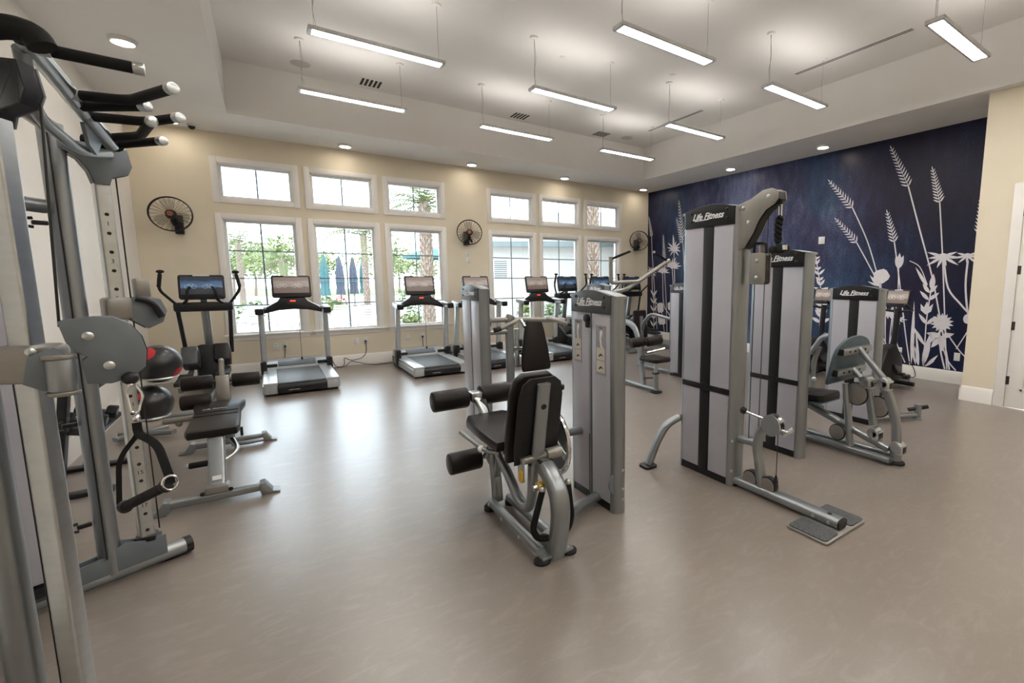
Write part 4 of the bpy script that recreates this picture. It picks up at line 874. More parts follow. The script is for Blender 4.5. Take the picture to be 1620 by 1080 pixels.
m = MB(og); m.cyl((-.67, 5.24, .655), (-.10, 5.24, .65), .014, seg=10); m.build('roller_shaft', 'brass', Bn)
m = MB(og); m.tube([(-.385, 5.26, .68), (-.385, 5.30, .82)], .02, 12); m.sphere((-.385, 5.30, .825), .022, 12); m.build('top_handle', 'plate', Bn)
m = MB(og); m.tube([(-.80, 5.28, .345), (-.40, 5.22, .36)], .026, 12); m.sphere((-.70, 5.26, .315), .025, 12); m.build('pivot_bar', 'plate', Bn)
MB(og).cyl((-.30, 5.46, .06), (-.30, 5.46, .16), .012, seg=10).build('height_pin', 'black', Bn)
m = MB(og); m.tube([(-.37, 5.30, .05), (-.25, 5.28, .05), (-.14, 5.30, .05)], .018, 10); m.build('foot_brace', 'silver', Bn)

# ================================================================ BALLS AND RACKS
Rk = thing('ball_rack', 'silver ring stand holding two black balls against the left wall', 'rack', (-1.05, 6.25, 0)); og = Rk.location.copy()
m = MB(og); m.tube([(-1.27, 6.33, .04), (-.86, 6.12, .04)], 0, prof=rrect(.07, .04, .012)); m.tube([(-1.27, 6.12, .04), (-.95, 6.40, .04)], 0, prof=rrect(.07, .04, .012)); m.build('foot_bar', 'silver', Rk)
m = MB(og); m.tube([(-1.20, 6.26, .04), (-1.20, 6.26, 1.25)], 0, prof=rrect(.06, .06, .018)); m.build('upright', 'silver', Rk)
balls = [((-.93, 6.2, .72), .185), ((-1.02, 6.2, .335), .18)]
for (c_, r_) in balls:
    m = MB(og); zz = c_[2]-r_*.72; rr = r_*.74
    m.tube([(c_[0]+rr*math.cos(a*PI/14), c_[1]+rr*math.sin(a*PI/14), zz) for a in range(28)], .011, 8, closed=True); m.tube([(-1.20, 6.26, zz), (c_[0]-rr*.97, c_[1], zz)], .014, 8); m.build('ball_ring', 'steel', Rk)
for i, (c_, r_) in enumerate(balls):
    b_ = thing('exercise_ball', ['black exercise ball with red patches on the upper ring', 'black exercise ball with red patch on the lower ring'][i], 'ball', c_, group='exercise balls on the rack')
    MB().sphere((0, 0, 0), r_, 40).build('shell', 'ball', b_)
    for ang, el_, sz in (((-2.0, .72, .40), (-.35, -.55, .30)) if i == 0 else ((-2.6, -.35, .35), (-2.0, .6, .2))):
        nrm = V(math.cos(ang)*math.cos(el_), math.sin(ang)*math.cos(el_), math.sin(el_)); m = MB()
        m.lathe([(0, r_+.002)]+[((r_+.002)*math.sin(sz*t/5), (r_+.002)*math.cos(sz*t/5)) for t in range(1, 6)]+[((r_-.004)*math.sin(sz), (r_-.004)*math.cos(sz)), (0, r_-.006)], (0, 0, 0), nrm, 24); m.build('red_patch', 'redball', b_)
DR = thing('dumbbell_rack', 'dark dumbbell rack with slanted posts behind the cable machine', 'rack', (-1.2, 5.0, 0)); og = DR.location.copy()
for y in (4.78, 5.45):
    m = MB(og); m.tube([(-1.30, y, .03), (-1.18, y, .95)], 0, prof=rrect(.05, .09, .012), up=(0, 1, 0)); m.build('slanted_post', 'black', DR)
    m = MB(og); m.bx(-1.42, -1.02, y-.05, y+.05, 0, .03, .008); m.build('foot_bar', 'black', DR)
for z, x in ((.45, -1.16), (.80, -1.13)):
    m = MB(og); m.box((x, 5.12, z), (.20, .70, .02), rot=Matrix.Rotation(.25, 4, 'Y'), bev=.005); m.build('shelf', 'black', DR)
def dumbbell(label):
    r = thing('dumbbell', label, 'dumbbell', group='dumbbells on the rack')
    MB().cyl((-.075, 0, 0), (.075, 0, 0), .016, seg=14).build('bar', 'steel', r)
    for s in (-1, 1):
        hx = [(.052*math.cos(a*PI/3), .052*math.sin(a*PI/3)) for a in range(6)]
        m = MB(); m.prism(hx, (s*.055, 0, 0), (0, 1, 0), (0, 0, 1), s*.06, .008); h_ = m.build('head', 'rubber', r)
        m = MB(); m.cyl((s*.113, 0, 0), (s*.117, 0, 0), .028, seg=18); m.build('head_badge', 'redball' if s < 0 else 'grey', h_)
    return r
d0 = dumbbell('')
for i in range(4):
    z, x = (.52, -1.16) if i < 2 else (.87, -1.13)
    o = d0 if i == 0 else dup(d0, (0, 0, 0)); o.location = (x, 4.92+.30*(i % 2), z+.0); o.rotation_euler = (0, .25, 0)
    o['label'] = ['hexagonal dumbbell on the lower shelf nearest the camera', 'hexagonal dumbbell on the lower shelf farther back', 'hexagonal dumbbell on the upper shelf nearest the camera', 'hexagonal dumbbell on the upper shelf farther back'][i]
# ================================================================ DUAL CABLE MACHINE (left foreground)
DP = thing('dual_cable_machine', 'large silver dual cable machine with pull up grips filling the left foreground', 'gym machine', (-.9, 2.787, 0)); og = DP.location.copy()
YC = 2.787
def mir(p, s): return V(p[0], YC+(p[1]-YC)*s, p[2])
WD = V(.911, .412, 0)          # far wing direction
WN = V(-.412, .911, 0)
T0 = V(-.755, 3.283, 0); RL = V(-.625, 3.342, 0)
for s in (1, -1):
    wd = V(WD.x, WD.y*s, 0); wnr = V(WN.x, WN.y*s, 0)
    t0 = mir(T0, s); rl = mir(RL, s)
    m = MB(og); m.tube([mir(T0-WD*.62+V(0, 0, .05), s), mir(T0+WD*.29+V(0, 0, .05), s)], .042, 16); b = m.build('base_rail', 'silver', DP)
    m = MB(og); e = mir(T0+WD*.29, s); m.lathe([(0, 0), (.046, 0), (.046, .03), (0, .035)], e+V(0, 0, .05), wd, 16); m.tube([e+V(0, 0, .02)-wd*.14, e+V(0, 0, .008)-wd*.06, e+V(0, 0, .015)+wd*.02], .014, 8); m.build('rail_end_cap', 'black', b)
    m = MB(og); m.tube([t0+V(0, 0, .05), t0+V(0, 0, 2.25)], .043, 18); m.build('round_upright', 'silver', DP)
    m = MB(og); m.tube([rl+V(0, 0, .12 if s > 0 else .05), rl+V(0, 0, 2.12)], 0, prof=rrect(.058, .058, .008), up=wnr); rr = m.build('numbered_rail', 'steel', DP)
    # holes and numbers on the face towards the aisle
    fn = -wnr if s > 0 else wnr
    fn = V(-WN.x, -WN.y, 0) if s > 0 else V(WN.x, -WN.y, 0)*-1
    for k in range(20):
        z = 1.86-k*.091
        if z < .2: continue
        for fdir in (-wnr,):
            q = rl+fdir*.0291+V(0, 0, z); MB(og).cyl(q-fdir*.002, q+fdir*.0006, .0085, seg=10).build('pin_hole', 'ventdark', rr)
        if k % 2 == 0:
            for fdir in ((-wnr),):
                uu = V(0, 0, 1).cross(fdir)
                text('rail_number', str(k+1), .028, rl+fdir*.0295+V(0, 0, z-.045), uu, (0, 0, 1), 'black', rr, og, depth=.0004)
    # top plate: arched web between the round upright and the rail
    tp = [(.0, 2.19), (.24, 2.18), (.252, 2.10), (.235, 2.06), (.175, 2.035), (.165, 2.0), (.115, 2.0), (.10, 2.06), (.07, 2.11), (.03, 2.135), (.0, 2.14)]
    for off in (-.034, .026):
        m = MB(og); m.prism(tp, t0+wnr*off, wd, (0, 0, 1), .008 if s > 0 else -.008, .002); pl = m.build('top_plate', 'grey', DP)
    m = MB(og); m.prism([(a*1.012-.001, 2.1+(b_-2.1)*1.02) for a, b_ in tp], t0+wnr*.026, wd, (0, 0, 1), .052 if s > 0 else -.052); m.build('top_plate_core', 'black', DP)
    for off in (-.035, .035):
        bolts(og, [t0+wd*.165+V(0, 0, 2.12)+wnr*off, t0+wd*.155+V(0, 0, 2.03)+wnr*off], wnr if off > 0 else -wnr, DP, .011)
    # bottom gusset plates
    zo = 0 if s > 0 else -.075
    gp = [(-.26, .06), (.21, .06), (.21, .17), (.12, .175), (.05, .20), (-.02, .16), (-.26, .13)]
    for off in (-.032, .024):
        m = MB(og); m.prism(gp, t0+wnr*off+V(0, 0, zo), wd, (0, 0, 1), .008 if s > 0 else -.008, .002); m.build('gusset_plate', 'grey', DP)
    for off in (-.033, .033): bolts(og, [t0+wd*a+V(0, 0, b_+zo)+wnr*off for a, b_ in ((-.15, .10), (.085, .11), (.17, .09), (.17, .14))], wnr if off > 0 else -wnr, DP, .012)
    m = MB(og); m.box(rl+V(0, 0, .175+zo), (.085, .085, .03), bev=.008); m.build('rail_boot', 'black', DP)
    # cable running beside the rail
    if s > 0:
        q = rl+wd*.055; MB(og).tube([q+V(0, 0, .2), q+V(0, 0, 2.05)], .0032, 6).build('cable', 'bcable', DP)
    else:
        MB(og).tube([(-.515, 2.19, 2.07), (-.535, 2.16, 1.40)], .0036, 6).build('cable', 'bcable', DP); q = rl-wd*.05; MB(og).tube([q+V(0, 0, 1.25), q+V(0, 0, .15)], .0036, 6).build('cable', 'bcable', DP)
    q = t0+wd*-.02+wnr*(-.05); MB(og).tube([q+V(0, 0, .15), q+V(0, 0, 2.2)], .0032, 6).build('cable', 'bcable', DP)
    for z in (1.80, .85, .34):
        m = MB(og); q = t0-wd*.05+V(0, 0, z); m.box(q-wd*.02, (.05, .02, .02), rot=math.atan2(wd.y, wd.x), bev=.004); m.tube([q-wd*.04+V(0, 0, .02), q-wd*.075+V(0, 0, .015), q-wd*.075-V(0, 0, .015), q-wd*.04-V(0, 0, .02)], .007, 8, fil=.015); m.build('cable_hook', 'black', DP)
    # weight stack shroud behind the wing
    sh0 = mir(T0-WD*.20, s); sh1 = mir(T0-WD*.58, s)
    m = MB(og); m.bar(sh0+V(0, 0, 1.0), sh1+V(0, 0, 1.0), .14, 1.70, bev=.02); m.build('stack_shroud', 'shroud', DP)
    m = MB(og); m.bar(sh0+V(0, 0, .115), sh1+V(0, 0, .115), .15, .05, bev=.01); m.build('shroud_foot', 'black', DP)
    for k in range(13):
        m = MB(og); m.bar(mir(T0-WD*.30, s)+V(0, 0, .17+k*.034)+wnr*(-.092), mir(T0-WD*.48, s)+V(0, 0, .17+k*.034)+wnr*(-.092), .045, .031, bev=.003)
        m.build('weight_plate', 'rubber', DP)
# cross beams
m = MB(og); m.tube([mir(T0+V(0, 0, 2.235), 1), mir(T0+V(0, 0, 2.235), -1)], .032, 14); m.build('top_beam', 'plate', DP)
m = MB(og); m.tube([V(-.80, 3.26, 1.875), V(-.98, 2.9, 1.875), V(-.98, 2.67, 1.875), V(-.80, 2.31, 1.875)], .032, 14, fil=.1); m.build('mid_beam', 'silver', DP)
m = MB(og); m.bar((-1.0, 3.1, 2.02), (-1.0, 2.45, 2.02), .03, .12, bev=.006); m.build('back_plate', 'grey', DP)
m = MB(og); m.tube([(-1.30, 3.03, .05), (-1.30, 2.54, .05)], .042, 14); m.build('back_rail', 'silver', DP)
# pull up bar with grips
PB0, PB1 = V(-.55, 2.27, 2.28), V(-.55, 3.22, 2.175)
m = MB(og); m.tube([PB0, PB1], .028, 14); m.build('pull_up_bar', 'steel', DP)
m = MB(og); m.tube([PB0+V(-.02, .05, -.02), V(-.62, 2.55, 2.12), V(-.60, 2.95, 2.08), PB1+V(-.01, -.03, -.05)], .02, 10, fil=.12); m.build('pull_up_brace', 'silver', DP)
m = MB(og); m.prism([(-.10, -.02), (.12, .03), (.14, -.05), (.04, -.12), (-.06, -.10)], (-.57, 2.95, 2.20), (0, 1, 0), (0, 0, 1), .012); m.build('web_plate', 'grey', DP)
def grip(pts, r=.0185):
    m = MB(og); m.tube(pts, r, 14, fil=.05); g = m.build('grip', 'foam', DP)
    for a, b_ in ((pts[0], pts[1]), (pts[-1], pts[-2])):
        a = V(a); d = (V(b_)-a).normalized(); MB(og).cyl(a-d*.016, a+d*.014, r*1.12, seg=14, bev=.003).build('grip_collar', 'steel', g)

grip([(-.505, 2.25, 2.248), (-.30, 2.265, 2.248)])
grip([(-.53, 2.65, 2.23), (-.38, 2.61, 2.23), (-.232, 2.36, 2.23)])
grip([(-.545, 2.75, 2.215), (-.34, 2.60, 2.215)])
grip([(-.54, 2.85, 2.205), (-.36, 2.80, 2.205), (-.25, 2.66, 2.205)])
grip([(-.56, 3.262, 2.18), (-.351, 3.022, 2.18)])
grip([(-.54, 3.14, 2.19), (-.42, 3.02, 2.19), (-.34, 2.72, 2.19)])
m = MB(og); m.tube([(-.66, 2.24, 2.26), (-.56, 2.215, 2.285), (-.51, 2.20, 2.27), (-.495, 2.195, 2.235)], .034, 14, fil=.04); m.build('end_sleeve', 'foam', DP)
m = MB(og); m.tube([(-.66, 3.33, 2.20), (-.56, 3.30, 2.20), (-.54, 3.25, 2.18)], .03, 12, fil=.04); m.build('end_sleeve', 'foam', DP)
# near pulley carriage
H = V(.98, .199, 0); HN = V(-.199, .98, 0)      # plate direction and its normal (away from the aisle)
P0 = V(-.541, 2.174, 1.4175)
px = [(90, 508), (145, 503), (175, 504), (200, 515), (218, 535), (225, 560), (220, 585), (195, 602), (160, 610), (122, 609), (118, 572), (128, 566), (113, 558), (98, 540)]
poly = [((x-90)*.0014, -(y-508)*(.00197+(x-90)*.0000013)) for x, y in px]
for off, nm in ((-.022, 'carriage_plate'), (.03, 'carriage_plate')):
    m = MB(og); m.prism(poly, P0+HN*off, H, (0, 0, 1), .009, .002); m.build(nm, 'grey', DP)
m = MB(og); m.prism([(.018+a*.92, -.006+b_*.94) for a, b_ in poly], P0+HN*.03, H, (0, 0, 1), .052); m.build('carriage_pulley', 'black', DP)
bolts(og, [P0+H*.06-HN*.031+V(0, 0, -.05), P0+H*.098-HN*.031+V(0, 0, -.15)], -HN, DP, .014)
nr = mir(RL, -1)
m = MB(og); m.box(nr+V(0, 0, 1.285), (.135, .135, .115), rot=math.atan2(-WD.y, WD.x), bev=.02); m.build('carriage_sleeve', 'plate', DP)
m = MB(og); m.prism([(-.055, -.04), (-.02, -.065), (.04, -.08), (.06, -.05), (.06, .02), (.015, .065), (-.04, .04)], V(-.565, 2.155, 1.275)-HN*.02, H, (0, 0, 1), .01, .002); m.build('pivot_bracket', 'grey', DP)
m = MB(og); m.cyl(V(-.535, 2.12, 1.205), V(-.535, 2.12, 1.305), .032, seg=20, bev=.004); pv = m.build('pivot_cylinder', 'silver', DP)
m = MB(og); m.cyl(V(-.535, 2.12, 1.305), V(-.535, 2.12, 1.318), .037, seg=20, bev=.003); m.build('pivot_cap', 'plate', pv)
MB(og).cyl(V(-.535, 2.12, 1.192), V(-.535, 2.12, 1.205), .037, seg=20, bev=.003).build('pivot_cap', 'plate', pv)
bolts(og, [V(-.60, 2.165, 1.25)-HN*.03, V(-.60, 2.165, 1.33)-HN*.03], -HN, DP, .012)
# hanging strap handle
K_ = 1.55/1.45
def sc_(p): return V(p[0]*K_, p[1]*K_, 1.55+(p[2]-1.55)*K_)
HB = sc_((-.369, 2.022, 1.241))
MB(og).sphere(HB, .022, 16).build('cable_ball', 'black', DP)
hd = thing('strap_handle', 'black strap handle hanging from a carabiner on the dual cable machine', 'handle', HB-V(0, 0, .05)); hg = hd.location.copy()
m = MB(hg)
loop = [HB+V(.003, -.01, -.02), HB+H*-.014+V(0, 0, -.045), HB+H*-.006+V(0, -.01, -.115), HB+H*.012+V(0, -.01, -.115), HB+H*.026+V(0, 0, -.06), HB+H*.012+V(0, 0, -.025)]
m.tube(loop, .0042, 8, fil=.012, closed=False); m.sphere(HB+V(0, -.005, -.022), .010, 10); m.sphere(HB+H*.004+V(0, -.012, -.135), .012, 10); m.build('carabiner', 'chrome', hd)
AP = HB+H*.004+V(0, -.014, -.15); E0 = sc_((-.424, 2.0, .836)); E1 = sc_((-.2905, 1.915, .9145))
for e_, k in ((E0, -1), (E1, 1)):
    m = MB(hg); md = (AP+e_)/2+H*(-.02 if k < 0 else .012)+V(0, 0, .03)
    m.tube([AP, AP+V(0, 0, -.04), md, e_+V(0, 0, .02), e_], 0, prof=rrect(.024 if k > 0 else .014, .004, .0015), fil=.04, up=HN); m.build('strap', 'foam', hd)
d_ = (E1-E0).normalized()
MB(hg).cyl(E0+d_*.02, E1-d_*.02, .0165, seg=18, bev=.004).build('handle_grip', 'rubber', hd)
for e_ in (E0, E1):
    q = e_+d_*(.018 if e_ == E0 else -.018); MB(hg).cyl(q-d_*.006, q+d_*.006, .022, seg=18, bev=.002).build('grip_flange', 'black', hd)
m = MB(hg); c_ = E1+V(0, 0, .004); m.tube([c_+H*.02*math.cos(a*PI/8)+V(0, 0, .024*math.sin(a*PI/8)) for a in range(16)], .004, 6, closed=True); m.build('steel_ring', 'chrome', hd)
# far pulley carriage
fr = RL+V(0, 0, 1.40)
m = MB(og); m.box(fr, (.10, .10, .11), rot=math.atan2(WD.y, WD.x), bev=.015); m.build('carriage_sleeve', 'plate', DP)
fp_ = [(.03, .05), (.10, .06), (.16, .04), (.18, -.02), (.16, -.08), (.10, -.11), (.04, -.06)]
for off in (-.03, .022):
    m = MB(og); m.prism(fp_, fr+WN*off, WD, (0, 0, 1), .008, .002); m.build('carriage_plate', 'grey', DP)
m = MB(og); m.prism([(a*.95, b_*.93) for a, b_ in fp_], fr+WN*.022, WD, (0, 0, 1), .044); m.build('carriage_pulley', 'black', DP)
m = MB(og); m.tube([fr+WD*.06-WN*.05+V(0, 0, .05), fr+WD*.12-WN*.06+V(0, 0, .03), fr+WD*.15-WN*.06+V(0, 0, -.05)], .016, 10, fil=.05); m.build('carriage_handle', 'black', DP)
m = MB(og); m.box(fr+WD*.10+V(0, 0, .10), (.06, .05, .10), rot=.42, bev=.01); m.build('cable_guide', 'plate', DP)
# ================================================================ MURAL PRINT (flat silhouettes on the wallpaper)
PX = XM-.0004
class PR(MB):
    def poly(s, pts):
        s.k = getattr(s, 'k', 0)+1
        return s.prism([(-y, z) for y, z in pts], (PX, 0, 0), (0, -1, 0), (0, 0, 1), .0008+.00004*s.k)
    def leaf(s, a, b, w, n=6):
        a = Vector((a[0], a[1])); b = Vector((b[0], b[1])); d = b-a; p = Vector((-d.y, d.x)).normalized()*w*.78
        L = [a+d*(i/n)+p*math.sin(PI*(i/n)**.8) for i in range(n+1)]; Rr = [a+d*(i/n)-p*math.sin(PI*(i/n)**.8) for i in range(n-1, 0, -1)]
        return s.poly([(q.x, q.y) for q in L+Rr])
    def stem(s, pts, w=.012):
        P = [Vector(p) for p in pts]; q = []
        for i in range(len(P)-1):
            p0 = P[max(0, i-1)]; p1 = P[i]; p2 = P[i+1]; p3 = P[min(len(P)-1, i+2)]
            for t in (0, .25, .5, .75):
                q.append(.5*((2*p1)+(p2-p0)*t+(2*p0-5*p1+4*p2-p3)*t*t+(3*p1-p0-3*p2+p3)*t**3))
        q.append(P[-1]); l_ = []; r_ = []
        for i, c_ in enumerate(q):
            t = (q[min(i+1, len(q)-1)]-q[max(0, i-1)]).normalized(); n_ = Vector((-t.y, t.x))*w*.72; l_.append(c_+n_); r_.append(c_-n_)
        for i in range(len(q)-1): s.poly([tuple(l_[i]), tuple(l_[i+1]), tuple(r_[i+1]), tuple(r_[i])])
        return s
    def wheat(s, tip, base, n=9, w=.068):
        tip = Vector(tip); base = Vector(base); d = tip-base; L = d.length; u = d.normalized(); p = Vector((-u.y, u.x))
        s.stem([base, tip], .006)
        for i in range(n):
            c_ = base+d*(i/n); k = (1-.62*i/n)
            for sg in (-1, 1):
                e_ = c_+u*(L/n*1.15*k+.02)+p*sg*w*k
                s.leaf(tuple(c_+u*.004), tuple(e_), .0105*k+.0045, 4)
        s.leaf(tuple(tip-u*.02), tuple(tip+u*.05), .010, 4); return s
    def daisy(s, c_, r, a0=160, a1=380, n=10, droop=.0):
        c_ = Vector(c_)
        for i in range(n):
            a = math.radians(a0+(a1-a0)*i/(n-1)); k = r*(.72+.28*((i*7) % 3)/2)
            s.leaf(tuple(c_), (c_.x+k*math.cos(a), c_.y+k*math.sin(a)*.75), .0125*r/.15+.004, 4)
        s.poly([(c_.x+r*.24*math.cos(a*PI/6), c_.y+r*.18*math.sin(a*PI/6)) for a in range(12)]); return s
    def blob(s, c_, rx, rz, n=14, j=0.):
        return s.poly([(c_[0]+rx*(1+j*((i*5) % 3-1))*math.cos(2*PI*i/n), c_[1]+rz*(1+j*((i*5) % 3-1))*math.sin(2*PI*i/n)) for i in range(n)])
    def put(s, name): return s.build(name, 'print', wm, smooth=False)
og = (XM, 0, 0)
def P_(): return PR(og)
P_().wheat((3.56, 3.59), (3.27, 2.96), 12, .085).stem([(3.27, 2.96), (3.06, 2.27), (2.84, 1.55), (2.66, .8), (2.52, .2)], .014).put('printed_wheat')
P_().wheat((2.96, 3.16), (2.83, 2.66), 11, .075).stem([(2.83, 2.66), (2.74, 1.92), (2.66, 1.18), (2.58, .42), (2.55, .2)], .012).put('printed_wheat')
P_().wheat((4.54, 3.24), (4.11, 2.74), 10, .085).stem([(4.11, 2.74), (3.83, 2.17), (3.63, 1.6), (3.58, 1.4)], .012).put('printed_wheat')
P_().wheat((4.38, 2.57), (4.0, 2.15), 9, .08).stem([(4.0, 2.15), (3.77, 1.76), (3.6, 1.45), (3.48, 1.14), (3.42, .9)], .012).put('printed_wheat')
P_().wheat((3.55, 2.6), (3.41, 2.12), 9, .075).stem([(3.41, 2.12), (3.3, 1.55), (3.16, .75), (3.05, .2)], .012).put('printed_wheat')
P_().wheat((2.33, 2.64), (2.31, 2.17), 9, .07).stem([(2.31, 2.17), (2.28, 1.3), (2.27, .8)], .012).put('printed_wheat')
P_().daisy((2.73, 1.87), .27, 155, 385, 8).stem([(2.71, 1.80), (2.63, 1.41), (2.46, 1.18), (2.32, 1.02)], .017).put('printed_daisy')
P_().daisy((2.43, 1.87), .20, 155, 385, 7).stem([(2.42, 1.80), (2.42, 1.46), (2.37, 1.1), (2.32, .95)], .017).blob((2.36, .97), .05, .07).put('printed_daisy')
P_().blob((3.57, 1.585), .125, .115, 14, .06).leaf((3.60, 1.42), (3.75, 1.60), .03).leaf((3.60, 1.42), (3.78, 1.50), .02).stem([(3.57, 1.5), (3.55, 1.3), (3.5, 1.0)], .012).put('printed_bud')
P_().leaf((3.32, 1.70), (3.37, 1.92), .045).leaf((3.32, 1.70), (3.32, 1.95), .05).leaf((3.32, 1.70), (3.26, 1.91), .045).stem([(3.32, 1.72), (3.3, 1.25), (3.33, .8), (3.31, .2)], .011).put('printed_tulip')
P_().blob((3.37, 1.28), .06, .085, 12, .05).stem([(3.36, 1.2), (3.35, 1.0), (3.34, .64)], .010).put('printed_bud')
t_ = P_(); t_.poly([(2.67+(.155 if i % 2 else .10)*math.cos(2*PI*i/28), .89+(.145 if i % 2 else .10)*math.sin(2*PI*i/28)) for i in range(28)]); t_.stem([(2.69, .78), (2.66, .5), (2.58, .2)], .015).put('printed_thistle')
P_().leaf((2.66, .68), (2.86, .72), .055).leaf((2.66, .68), (2.50, .74), .045).leaf((2.66, .70), (2.63, .46), .06).leaf((2.68, .66), (2.78, .50), .05).stem([(2.66, .62), (2.56, .35), (2.44, .2)], .012).stem([(2.60, .75), (2.42, .50), (2.30, .38)], .011).stem([(2.46, .52), (2.36, .75), (2.28, .95)], .009).put('printed_flower')
lf = P_().stem([(2.86, .2), (2.87, .68), (2.87, .97), (2.84, 1.45)], .012)
for z, w_, h_ in ((.52, .20, .30), (.85, .12, .16), (1.22, .13, .14), (1.33, .10, .14)):
    lf.leaf((2.865, z), (2.865+w_, z+h_), .034); lf.leaf((2.865, z), (2.865-w_, z+h_*.85), .034)
lf.poly([(2.97, 1.16), (2.96, 1.06), (2.89, 1.0), (2.82, 1.05), (2.80, 1.17), (2.85, 1.12), (2.885, 1.2), (2.92, 1.11)]); lf.leaf((2.84, 1.38), (2.83, 1.62), .05).put('printed_leafy_stem')
P_().leaf((3.03, .2), (3.06, 1.20), .034).leaf((2.97, .2), (3.05, .62), .03).leaf((2.90, 1.42), (3.08, 1.72), .03).stem([(2.90, 1.45), (3.02, 1.72), (3.17, 1.82)], .008).put('printed_grass')
P_().leaf((2.87, .2), (2.80, .74), .055).leaf((2.93, .2), (3.0, .50), .035).leaf((2.83, .2), (2.68, .40), .03).leaf((2.92, .2), (3.01, .78), .022).leaf((2.85, .2), (2.72, .30), .02).put('printed_leaf_clump')
lc = P_()
for b_, t in (((3.40, .2), (3.46, .95)), ((3.36, .2), (3.36, .98)), ((3.42, .2), (3.30, .82)), ((3.33, .25), (3.48, .55)), ((3.48, .6), (3.25, .2)), ((3.30, .62), (3.12, .22))): lc.stem([b_, ((b_[0]+t[0])/2+.01, (b_[1]+t[1])/2), t], .010)
lc.daisy((3.42, .98), .15, 0, 330, 12).daisy((3.26, .90), .13, 100, 420, 9).leaf((3.46, .9), (3.50, 1.08), .03).leaf((3.38, .95), (3.36, 1.12), .03).put('printed_flower_cluster')
lv = P_().stem([(4.50, .2), (4.57, .63), (4.57, 1.21), (4.63, 1.55), (4.72, 1.95)], .012)
for i in range(13):
    t = i/12; z = .75+1.15*t; yc = 4.56+.16*max(0, (t-.35)/.65)**1.3; k = 1-.55*t
    for sg in (-1, 1): lv.leaf((yc, z), (yc+sg*.16*k*(1.2 if i % 3 == 0 else .75), z+.09*k+(.05 if i % 2 else 0)), .034*k+.008)
lv.put('printed_lavender')
P_().wheat((8.26, 3.37), (8.11, 2.51), 12, .10).stem([(8.11, 2.51), (8.02, 1.55), (7.99, .64), (7.98, .2)], .014).put('printed_wheat')
P_().wheat((8.32, 2.97), (8.13, 2.40), 10, .09).put('printed_wheat')
P_().wheat((9.34, 3.10), (9.23, 2.62), 9, .07).stem([(9.23, 2.62), (9.2, 2.2), (9.07, 1.06), (8.97, .2)], .014).put('printed_wheat')
P_().wheat((8.79, 2.60), (8.74, 2.02), 11, .075).stem([(8.74, 2.02), (8.70, 1.5), (8.64, .92), (8.6, .2)], .012).put('printed_wheat')
P_().daisy((8.40, 2.27), .30, -20, 300, 11).leaf((8.40, 2.3), (8.44, 2.62), .04).stem([(8.40, 2.2), (8.36, 1.55), (8.32, .62), (8.3, .2)], .015).put('printed_daisy')
P_().daisy((8.45, 1.84), .33, 5, 200, 10).stem([(8.45, 1.8), (8.38, 1.08), (8.36, .2)], .015).put('printed_daisy')
P_().daisy((8.80, 1.72), .28, 0, 190, 9).stem([(8.79, 1.7), (8.74, .91), (8.5, .6), (8.45, .2)], .015).put('printed_daisy')
P_().daisy((9.22, 1.72), .24, 0, 220, 9).stem([(9.2, 1.7), (9.14, 1.06), (8.83, .75), (8.7, .2)], .015).put('printed_daisy')
P_().blob((8.86, .80), .13, .14, 12, .1).blob((8.5, .86), .10, .11, 12, .1).blob((8.80, .48), .15, .12, 12, .12).put('printed_bud')
zz = P_().stem([(9.10, .2), (9.12, 1.2)], .012)
for i in range(5):
    for sg in (-1, 1): zz.leaf((9.12, .3+i*.2), (9.12+sg*.13, .45+i*.2), .035)
zz.put('printed_leafy_stem')

